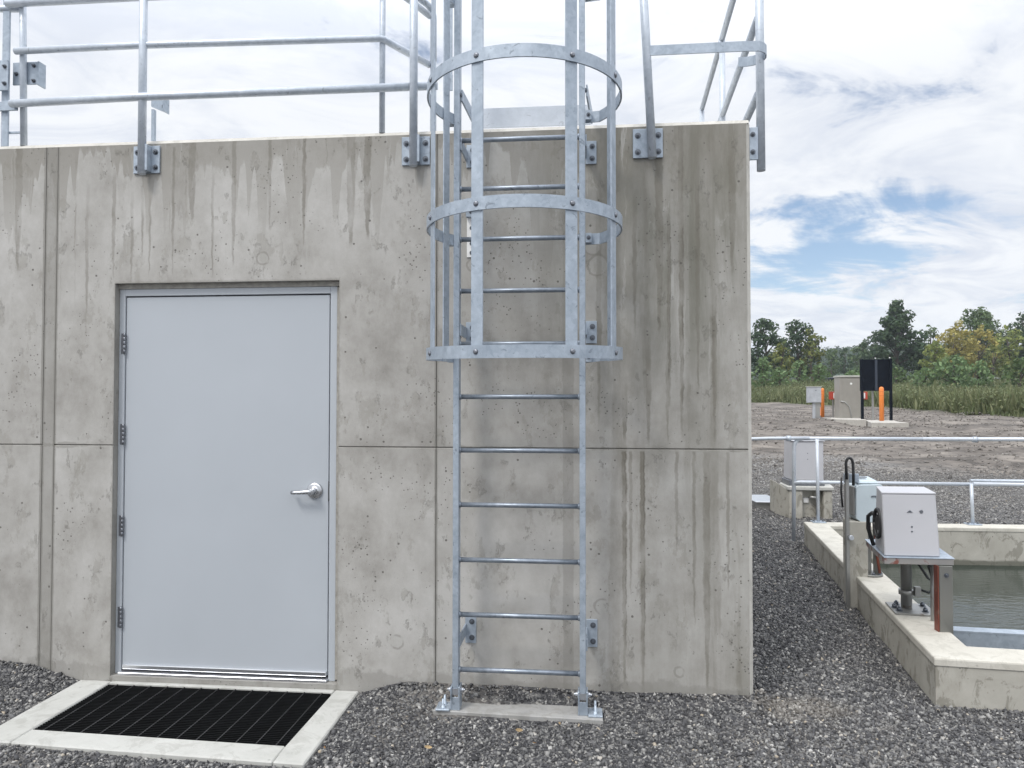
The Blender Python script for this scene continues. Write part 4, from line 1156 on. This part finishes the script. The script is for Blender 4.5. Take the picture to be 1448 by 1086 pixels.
# ------------------------------------------------------------------ fallen leaves on the gravel
M_LEAF = plain('dry_leaf', (0.34, 0.245, 0.13), 0.7, 0, 0.3, 40)
M_LEAF2 = plain('orange_leaf', (0.40, 0.22, 0.09), 0.7, 0, 0.3, 40)
for (x, y, rz, s, m, lab) in ((2.343, -.40, .3, .021, M_LEAF, 'dry tan leaf on the gravel in front of the middle of the ladder slab'),
                              (2.533, -.315, 1.2, .018, M_LEAF, 'pale dry leaf on the gravel closest to the ladder slab'),
                              (2.425, -.52, 2.2, .014, M_LEAF2, 'small orange leaf lying on the gravel below the other leaves'),
                              (1.944, -.60, .1, .019, M_LEAF, 'light brown leaf lying flat on gravel left of the ladder'),
                              (1.475, -.66, 1.5, .013, M_LEAF2, 'tiny orange leaf beside the front right corner of the concrete surround')):
    q = MB(); zb = float(gz(x, y)) + .022
    n = 8; top = []; bot = []
    for k in range(n + 1):
        u = k / n * 2 - 1; w = s * .38 * (1 - u * u) ** .7
        for sg, l in ((1, top), (-1, bot)):
            l.append(Vector((u * s, sg * w, 1.1 * s * .3 * u * u + .004 * abs(sg) * (1 - u * u))))
    rot = Matrix.Rotation(rz, 3, 'Z') @ Matrix.Rotation(.75, 3, 'X') @ Matrix.Rotation(.3, 3, 'Y')
    tv = [q.bm.verts.new(rot @ p + Vector((x, y, zb))) for p in top]; mv = [q.bm.verts.new(rot @ Vector((-s + 2*s*k/n, 0, .001 + .006 * ((k/n*2-1)**2))) + Vector((x, y, zb))) for k in range(n + 1)]; bv = [q.bm.verts.new(rot @ p + Vector((x, y, zb))) for p in bot]
    for k in range(n):
        q.bm.faces.new((tv[k], mv[k], mv[k+1], tv[k+1])); q.bm.faces.new((mv[k], bv[k], bv[k+1], mv[k+1]))
    tag(q.build('fallen_leaf', m, None, False), lab, 'leaf', 'fallen leaves on the gravel')


# ------------------------------------------------------------------ utility things beyond the basin
def G(x, y): return float(gz(x, y))
def bollard(x, y, h, lab, rad=.095):
    r = root('bollard', lab, 'bollard', 'orange bollards')
    z = G(x, y); z = max(z, z)
    q = MB(); q.lathe((x, y, z - .1), (0, 0, 1), [(0, rad), (h + .02, rad), (h + .06, rad * .87), (h + .09, rad * .6), (h + .105, .01)], 18); q.build('sleeve', M_ORANGE, r)
    q = MB()
    for zz_ in (.78, .88): q.lathe((x, y, z + h * zz_), (0, 0, 1), [(0, rad + .0015), (.03, rad + .0015)], 18)
    q.build('groove_bands', plain('orange_band', (0.66, 0.17, 0.03), .5), r)
    rebase(r, (x, y, z))
bollard(15.35, 28.2, 1.66, 'thick orange bollard in front of the black sign board')
bollard(14.28, 32.4, 1.42, 'orange bollard behind the small grey box on a post', .075)
cb = root('utility_cabinet', 'tall taupe electrical cabinet on a concrete pad with a white round mark', 'cabinet')
cx, cy = 15.05, 31.2; z = G(cx, cy) + .02
q = MB(); q.box((cx - .46, cy - .22, z), (cx + .48, cy + .5, z + 1.98), .015); body = q.build('body', M_CABINET, cb)
q = MB(); q.box((cx - .49, cy - .26, z + 1.981), (cx + .51, cy + .53, z + 2.06), .01); q.build('lid', M_CABTOP, cb)
q = MB(); q.box((cx - .31, cy - .236, z + .08), (cx + .46, cy - .221, z + 1.90), .004); q.build('door', M_CABINET, cb)
q = MB(); q.lathe((cx + .05, cy - .237, z + 1.68), (0, -1, 0), [(0, .05), (.01, .05)], 16); q.build('badge', M_WHITE, cb)
q = MB(); q.tube([(cx - .42, cy - .25, z + .86), (cx - .25, cy - .25, z + .83), (cx - .05, cy - .255, z + .62), (cx + .02, cy - .255, z + .3), (cx + .06, cy - .26, z + .02)], .03, 8); q.build('cable', M_PIPE, cb)
rebase(cb, (cx, cy, z))
sb = root('barricade', 'red and white warning board standing behind the taupe cabinet', 'barricade')
q = MB(); q.box((cx - .62, cy + .75, z + .95), (cx + 1.15, cy + .78, z + 1.32), .003); q.build('board', M_REDW, sb)
q = MB()
for xx in (-.42, .02, .58, .92): q.box((cx + xx, cy + .738, z + 1.0), (cx + xx + .12, cy + .749, z + 1.27))
q.build('white_blocks', M_WHITE, sb)
for xx in (-.45, .80): q = MB(); q.box((cx + xx, cy + .782, z - .05), (cx + xx + .06, cy + .83, z + 1.35)); q.build('leg', M_PIPE, sb)
rebase(sb, (cx, cy + .76, z))
oc = root('traffic_cone', 'small orange cone lying low left of the taupe cabinet', 'cone')
q = MB(); zc_ = G(14.35, 33.5); q.lathe((14.72, 34.2, zc_ + .02), (0, 0, 1), [(0, .19), (.04, .19), (.05, .13), (.42, .04), (.44, .01)], 16); q.build('cone_body', M_ORANGE, oc)
rebase(oc, (14.72, 34.2, zc_))
sg = root('sign_board', 'black square sign board seen from behind on two tall black posts', 'sign')
sx0, sx1, sy = 14.88, 16.08, 29.1; z = G(15.5, sy)
q = MB(); q.box((sx0 - .06, sy, z + 1.40), (sx1 + .06, sy + .06, z + 2.78), .008); q.build('panel', M_BLACKP, sg)
for xx in (sx0, sx1): q = MB(); q.box((xx - .05, sy - .101, z - .1), (xx + .05, sy - .001, z + 2.80), .006); q.build('post', M_BLACKP, sg)
q = MB(); q.box((15.43, sy - .05, z + 1.42), (15.53, sy - .001, z + 2.76)); q.build('stiffener', M_GREYBOX if False else plain('dark_blue_steel', (.03, .04, .06), .5), sg)
for xx, zz_ in ((15.48, 2.80), (16.08, 2.82)): q = MB(); q.lathe((xx, sy + .03, z + zz_), (0, 0, 1), [(0, .03), (.05, .03)], 8); q.build('cap', M_WHITE, sg)
q = MB(); q.box((15.43, sy + .3, z - .1), (15.50, sy + .37, z + 1.5)); q.build('back_stay', M_PIPE, sg)
rebase(sg, (15.5, sy, z))
mbx = root('meter_box', 'small grey meter box on a thin post left of the cabinet', 'box')
x, y = 13.50, 31.2; z = G(x, y)
q = MB(); q.box((x - .30, y - .12, z + .72), (x + .30, y + .16, z + 1.46), .012); bx = q.build('housing', M_GREYBOX, mbx)
q = MB(); q.box((x - .20, y - .135, z + .75), (x + .29, y - .121, z + 1.42), .004); q.build('door', M_GREYBOX, bx)
q = MB(); q.box((x - .33, y - .15, z + 1.461), (x + .32, y + .18, z + 1.49), .004); q.build('lid', M_CABTOP, bx)
q = MB(); q.box((x + .02, y - .137, z + 1.28), (x + .08, y - .1355, z + 1.31)); q.build('lock', M_BOLT, bx)
q = MB(); q.box((x - .06, y - .05, z - .2), (x + .05, y + .05, z + .719)); q.build('post', M_GREYBOX, mbx)
q = MB(); q.box((x + .06, y - .03, z - .2), (x + .28, y + .03, z + .70)); q.build('conduit', M_PIPE, mbx)
rebase(mbx, (x, y, z))
for poly, zt, lab in (([(13.6, 28.6), (14.5, 27.6), (14.75, 28.3), (15.7, 31.9), (14.1, 32.2)], .25, 'pale concrete pad under the taupe cabinet'),
                      ([(13.9, 25.5), (15.2, 25.3), (15.55, 27.0), (16.35, 29.6), (15.2, 29.8), (14.76, 28.32)], .20, 'pale angular concrete pad at the foot of the orange bollard and sign')):
    z = G(14.8, 29); 
    q = MB()
    n = len(poly)
    lo = [q.bm.verts.new((x, y, G(x, y) - .3)) for x, y in poly]; hi = [q.bm.verts.new((x, y, G(14.8, 28.3) + zt)) for x, y in poly]
    q.bm.faces.new(hi)
    for k in range(n): q.bm.faces.new((lo[k], lo[(k+1) % n], hi[(k+1) % n], hi[k]))
    tag(q.build('concrete_pad', M_PAD), lab, 'concrete pad', 'concrete pads')


# ------------------------------------------------------------------ plants
def leaf_cloud(centres, radii, per, size, seed, flat=0.75):
    """leaf-sized quads spread through clumps: returns verts, faces"""
    r = np.random.default_rng(seed); V = []
    for (c, rad) in zip(centres, radii):
        n = max(6, int(per * rad * rad))
        d = r.normal(size=(n, 3)); d /= np.linalg.norm(d, axis=1)[:, None]
        rr_ = rad * (0.45 + 0.62 * r.random(n) ** 0.6)
        p = np.asarray(c) + d * rr_[:, None] * np.array([1, 1, flat])
        nrm = d + r.normal(size=(n, 3)) * 0.55 + np.array([0, 0, 0.35]); nrm /= np.linalg.norm(nrm, axis=1)[:, None]
        t1 = np.cross(nrm, r.normal(size=(n, 3))); t1 /= np.linalg.norm(t1, axis=1)[:, None]
        t2 = np.cross(nrm, t1)
        s = size * r.uniform(0.55, 1.35, n)[:, None]
        el = r.uniform(0.45, 0.8, n)[:, None]
        V.append(np.stack([p - t1 * s, p - t2 * s * el + nrm * s * .15, p + t1 * s, p + t2 * s * el + nrm * s * .15], 1))
    V = np.concatenate(V); n = len(V)
    return V.reshape(-1, 3), np.arange(n * 4).reshape(n, 4)


def tree(x, y, h, w, m, lab, cat='tree', seed=0, group='trees beyond the field', trunk=0.16, leaf=0.24, clumps=30, shape='round', per=80):
    z0 = G(x, y)
    r = random.Random(seed * 31 + 5)
    t = root('tree', lab, cat, group)
    base = Vector((x, y, z0 - .3))
    tk = MB(); tr = w * 0.035 + .06
    ht = h * trunk
    top = Vector((x + r.uniform(-.3, .3), y, z0 + h * .80))
    tk.tube([base, Vector((x + r.uniform(-.1, .1), y, z0 + ht)), (base + top) / 2 + Vector((r.uniform(-.2, .2), 0, 0)), top], tr, 8, True, [tr * 1.3, tr, tr * .6, tr * .15])
    cs, rs = [], []
    for k in range(clumps):
        f = (k + .5) / clumps
        hh = ht + (h - ht) * (0.06 + 0.90 * f)
        if shape == 'round': prof = math.sin(math.pi * min(1, (0.16 + 0.80 * f))) ** .75
        elif shape == 'cone': prof = (1 - f) ** .62 * .95 + .10
        elif shape == 'tier': prof = min(1.0, 1.25 * (1 - f) ** .8 + .06) * (.72 + .28 * math.sin(f * 26))
        else: prof = (.75 + .25 * math.sin(3 * f)) * (1 - f ** 4)
        a_ = k * 2.399 + r.uniform(-.5, .5)
        rad = w * .5 * prof * r.uniform(.45, 1.0)
        c = Vector((x + rad * math.cos(a_) * .85, y + rad * math.sin(a_) * .85, z0 + hh + r.uniform(-.04, .04) * h))
        cr = w * r.uniform(.075, .185) * (.65 + .45 * prof) * (.72 if shape == 'tier' else 1.14)
        cs.append(c); rs.append(cr)
        if k % 3 == 0:
            s_ = Vector((x, y, z0 + ht + (hh - ht) * .62))
            tk.tube([s_, (s_ + c) / 2 + Vector((0, 0, .1)), c], tr * .3, 5, False, [tr * .42, tr * .28, tr * .1])
    tk.build('trunk', M_BARK, t)
    V, F = leaf_cloud([tuple(c) for c in cs], rs, per, leaf, seed)
    nmesh('crown', V, faces4=F, m=m, parent=t)
    rebase(t, (x, y, z0))
    return t


def at_px(px, Y):
    """x on the vertical plane y=Y that lies in the photograph's column px"""
    d = fw + r2 * ((px - 724) / 1021.344)
    k = (Y + 3.891464) / d.y
    return 2.645836 + d.x * k, k


def tree_px(px, top, wpx, Y, m, lab, **kw):
    x, k = at_px(px, Y)
    s = k / 1021.344
    h = 1.5486 + (566.7 - top) * s - G(x, Y)
    return tree(x, Y, h, wpx * s, m, lab, **kw)


tree_px(1083, 450, 60, 98, L_DARK, 'dark green leafy tree standing nearest to the building corner', seed=1, clumps=34, per=80)
tree_px(1129, 452, 58, 102, L_DARK, 'dark green round-topped tree, second from the building corner', seed=2, clumps=34, per=80)
tree_px(1148, 464, 40, 99, L_OLIVE, 'olive and yellow lower tree just right of the two dark trees', seed=3, clumps=24)
tree_px(1106, 482, 40, 92, L_OLIVE, 'low olive tree filling the gap between the two dark trees', seed=4, clumps=22)
tree_px(1270, 428, 100, 104, L_DARK, 'largest dark green tree, wide and tall behind the black sign', seed=5, clumps=84, per=95, leaf=.25, shape='tier')
tree_px(1232, 476, 40, 118, L_DARK, 'dark tree low on the left flank of the largest tree', seed=6, clumps=22)
tree_px(1316, 458, 44, 125, L_MID, 'dark green tree behind the right flank of the largest tree', seed=7, clumps=26)
tree_px(1382, 436, 76, 122, L_MID, 'tall mid green tree behind the autumn coloured trees', seed=8, clumps=40)
tree_px(1352, 456, 54, 108, L_YELLOW, 'golden brown autumn tree, left one of the pair', seed=9, clumps=30)
tree_px(1386, 460, 52, 110, L_YELLOW, 'golden brown autumn tree, right one of the pair', seed=10, clumps=30)
tree_px(1426, 459, 48, 112, L_LIME, 'yellow green tree at the right of the autumn pair', seed=11, clumps=26)
tree_px(1450, 447, 62, 116, L_DARK, 'dark green tree cut by the right edge of the photo', seed=12, clumps=34)
tree_px(1322, 480, 40, 96, L_LIME, 'short yellow green tree right of the black sign', seed=13, clumps=22)
tree_px(1406, 486, 44, 103, L_OLIVE, 'olive shrubby tree under the golden trees', seed=14, clumps=20)
tree_px(1196, 489, 26, 150, L_DARK, 'small dark upright tree in front of the wooded hill', seed=15, clumps=18, leaf=.3)
tree_px(1176, 494, 34, 160, L_MID, 'small mid green round tree in front of the wooded hill', seed=16, clumps=18, leaf=.3)
tree_px(1218, 486, 40, 165, L_MID, 'spreading green tree at the foot of the wooded hill, left of the largest tree', seed=19, clumps=22, leaf=.3)
tree_px(1490, 455, 60, 112, L_MID, 'mid green tree right of the dark edge tree', seed=17, clumps=30)
tree_px(1045, 462, 60, 104, L_MID, 'mid green tree hidden by the building corner', seed=18, clumps=30) if False else None

bl = ['leafy pale green bush, first right of the building corner', 'rounded pale green bush, second from the building corner', 'broad fresh green bush left of the meter box',
      'fresh green bush standing left above the meter box', 'low green bush between the hill and the sign', 'big leafy bush right of the black sign', 'broad bright bush under the golden trees',
      'wide bush in front of the yellow green tree', 'dense bush at the right edge of the photo', 'darker bush close behind the black sign', 'low pale bush behind the taupe cabinet']
for i, (px, top, wpx, Y, m) in enumerate(((1078, 502, 34, 74, L_BUSH), (1104, 520, 36, 72, L_BUSH), (1130, 507, 30, 76, L_BUSH), (1157, 513, 34, 74, L_BUSH), (1206, 524, 40, 84, L_BUSH),
                                          (1308, 519, 36, 70, L_BUSH), (1348, 504, 60, 68, L_BUSH), (1382, 513, 50, 72, L_BUSH), (1443, 505, 54, 66, L_MID), (1268, 520, 40, 78, L_MID), (1224, 528, 36, 72, L_BUSH))):
    x, k = at_px(px, Y); s = k / 1021.344
    h = 1.5486 + (566.7 - top) * s - G(x, Y)
    t_ = tree(x, Y, max(h, 1.2), wpx * s, m, bl[i], 'bush', seed=40 + i, group='bushes along the field', trunk=.06, leaf=.20, clumps=22, shape='round', per=95)
    t_.name = 'bush'

# wooded hill far behind: terrain with a mass of crowns
hx = np.linspace(-60, 420, 90); hy = np.linspace(230, 520, 40)
HX, HY = np.meshgrid(hx, hy)
def hill_z(x, y):
    u = (x - 150) / 150; base = 22 * np.exp(-u * u) * np.clip((y - 230) / 160, 0, 1) + 9 * np.exp(-((x - 330) / 110) ** 2) * np.clip((y - 230) / 160, 0, 1)
    return base + 3 + 4 * vnoise(x, y, .02, 9) * np.clip((y - 230) / 100, 0, 1)
HV = np.stack([HX.ravel(), HY.ravel(), hill_z(HX, HY).ravel()], 1)
ii, jj = np.meshgrid(np.arange(89), np.arange(39)); a = (jj * 90 + ii).ravel()
tag(nmesh('hill', HV, faces4=np.stack([a, a + 1, a + 91, a + 90], 1), m=plain('hill_earth', (.03, .045, .03), .9), smooth=True), kind='structure')
r = np.random.default_rng(77); n = 1500
wx = r.uniform(10, 330, n); wy = r.uniform(232, 420, n); wz = hill_z(wx, wy) + r.uniform(1.0, 3, n)
V, F = leaf_cloud(list(zip(wx, wy, wz)), r.uniform(2.2, 4.2, n), 3.2, .95, 78, 1.0)
tag(nmesh('far_wood', V, faces4=F, m=L_WOOD), 'dense dark green woodland covering the distant hill', 'woodland', kind='stuff')

# rough weeds and grass on the field
r = np.random.default_rng(9)
n = 90000
y = 30 + 70 * r.random(n) ** 1.15; x = r.uniform(10, 90, n)
edge = np.interp(x, [10, 17.3, 22.4, 23.6, 30, 90], [78, 60, 44, 33, 31, 29]) + 2.2 * vnoise(x, y, .35, 6)
kk = (y > edge) & (x / np.maximum(y, 1) < .95)
x, y = x[kk], y[kk]; edge = edge[kk]; n = len(x)
grow = np.clip((y - edge) / 2.5, .25, 1)
hgt = r.uniform(.45, 1.25, n) * (0.75 + 1.1 * np.clip(vnoise(x, y, .22, 7) + .25, 0, .8)) * grow
z = gz(x, y)
nb = 4
ang = r.uniform(0, 2 * np.pi, (n, nb)); lean = r.uniform(.05, .55, (n, nb)) * hgt[:, None]
bw = r.uniform(.035, .075, (n, nb)); hb = hgt[:, None] * r.uniform(.6, 1.1, (n, nb))
ox = r.normal(0, .14, (n, nb)); oy = r.normal(0, .14, (n, nb))
bx_, by_, bz_ = x[:, None] + ox, y[:, None] + oy, np.repeat(z[:, None], nb, 1) - .05
ca_, sa_ = np.cos(ang), np.sin(ang)
P0 = np.stack([bx_ - sa_ * bw, by_ + ca_ * bw, bz_], -1); P1 = np.stack([bx_ + sa_ * bw, by_ - ca_ * bw, bz_], -1)
mx_, my_, mz_ = bx_ + ca_ * lean * .4, by_ + sa_ * lean * .4, bz_ + hb * .6
P2 = np.stack([mx_ + sa_ * bw * .8, my_ - ca_ * bw * .8, mz_], -1); P3 = np.stack([mx_ - sa_ * bw * .8, my_ + ca_ * bw * .8, mz_], -1)
P4 = np.stack([bx_ + ca_ * lean, by_ + sa_ * lean, bz_ + hb], -1)
V = np.stack([P0, P1, P2, P3, P4], 2).reshape(-1, 3)
q_ = np.arange(n * nb)[:, None] * 5
pick = r.random(n) < .10
V2, F2 = leaf_cloud(list(zip(x[pick], y[pick], z[pick] + hgt[pick] * .45)), hgt[pick] * r.uniform(.5, .9, pick.sum()), 60, .085, 91, .75)
F2 = F2 + len(V); V = np.concatenate([V, V2])
tag(nmesh('weeds', V, faces4=np.concatenate([q_ + np.array([[0, 1, 2, 3]]), F2]), tris=q_ + np.array([[3, 2, 4]]), m=L_GRASS), 'tall rough grass and weeds covering the field beyond the dirt', 'weeds', kind='stuff')

# cars half hidden behind the bushes
def car(px, Y, rz, col, lab):
    x, k = at_px(px, Y); z = G(x, Y)
    t = root('parked_car', lab, 'car', 'cars parked behind the bushes')
    cm = plain('car_paint', col, .3, .3, .05)
    q = MB(); q.yprism([(-2.2, .35), (2.2, .35), (2.25, .75), (2.1, .95), (1.2, 1.0), (-1.7, 1.02), (-2.2, .9)], -.86, .86, .06); o1 = q.build('body', cm, t)
    q = MB(); q.hexa([(-1.6, -.78, 1.0), (1.15, -.78, 1.0), (1.15, .78, 1.0), (-1.6, .78, 1.0), (-1.1, -.62, 1.45), (.4, -.62, 1.45), (.4, .62, 1.45), (-1.1, .62, 1.45)], .05); o2 = q.build('windows', M_BLACKP, t)
    q = MB(); q.hexa([(-1.12, -.63, 1.44), (.42, -.63, 1.44), (.42, .63, 1.44), (-1.12, .63, 1.44), (-1.0, -.56, 1.5), (.3, -.56, 1.5), (.3, .56, 1.5), (-1.0, .56, 1.5)], .01); q.build('roof', cm, t)
    for wx_ in (-1.35, 1.4):
        for wy_ in (-.8, .8):
            q = MB(); q.lathe((wx_, wy_ - .1, .33), (0, 1, 0), [(0, .33), (.2, .33)], 18); q.build('wheel', M_RUBBER, t)
    t.location = (x, Y, z); t.rotation_euler = (0, 0, rz)
car(1182, 88, .2, (.10, .11, .13), 'dark grey parked car behind the pale bushes left of the cabinet')
car(1403, 84, .25, (.42, .44, .46), 'silver parked car behind the bushes under the golden trees')

# ------------------------------------------------------------------ air
mh = bpy.data.materials.new('thin_haze'); mh.use_nodes = True
th_ = NT(mh.node_tree); th_.n.clear()
pv = th_.node('ShaderNodeVolumePrincipled'); oh = th_.node('ShaderNodeOutputMaterial')
pv.inputs['Color'].default_value = (0.86, 0.92, 1.0, 1); pv.inputs['Density'].default_value = 0.00042; pv.inputs['Anisotropy'].default_value = 0.2
th_.l.new(pv.outputs[0], oh.inputs['Volume'])
tag(MB().box((-150, -20, -2), (450, 570, 60)).build('haze', mh), kind='stuff')
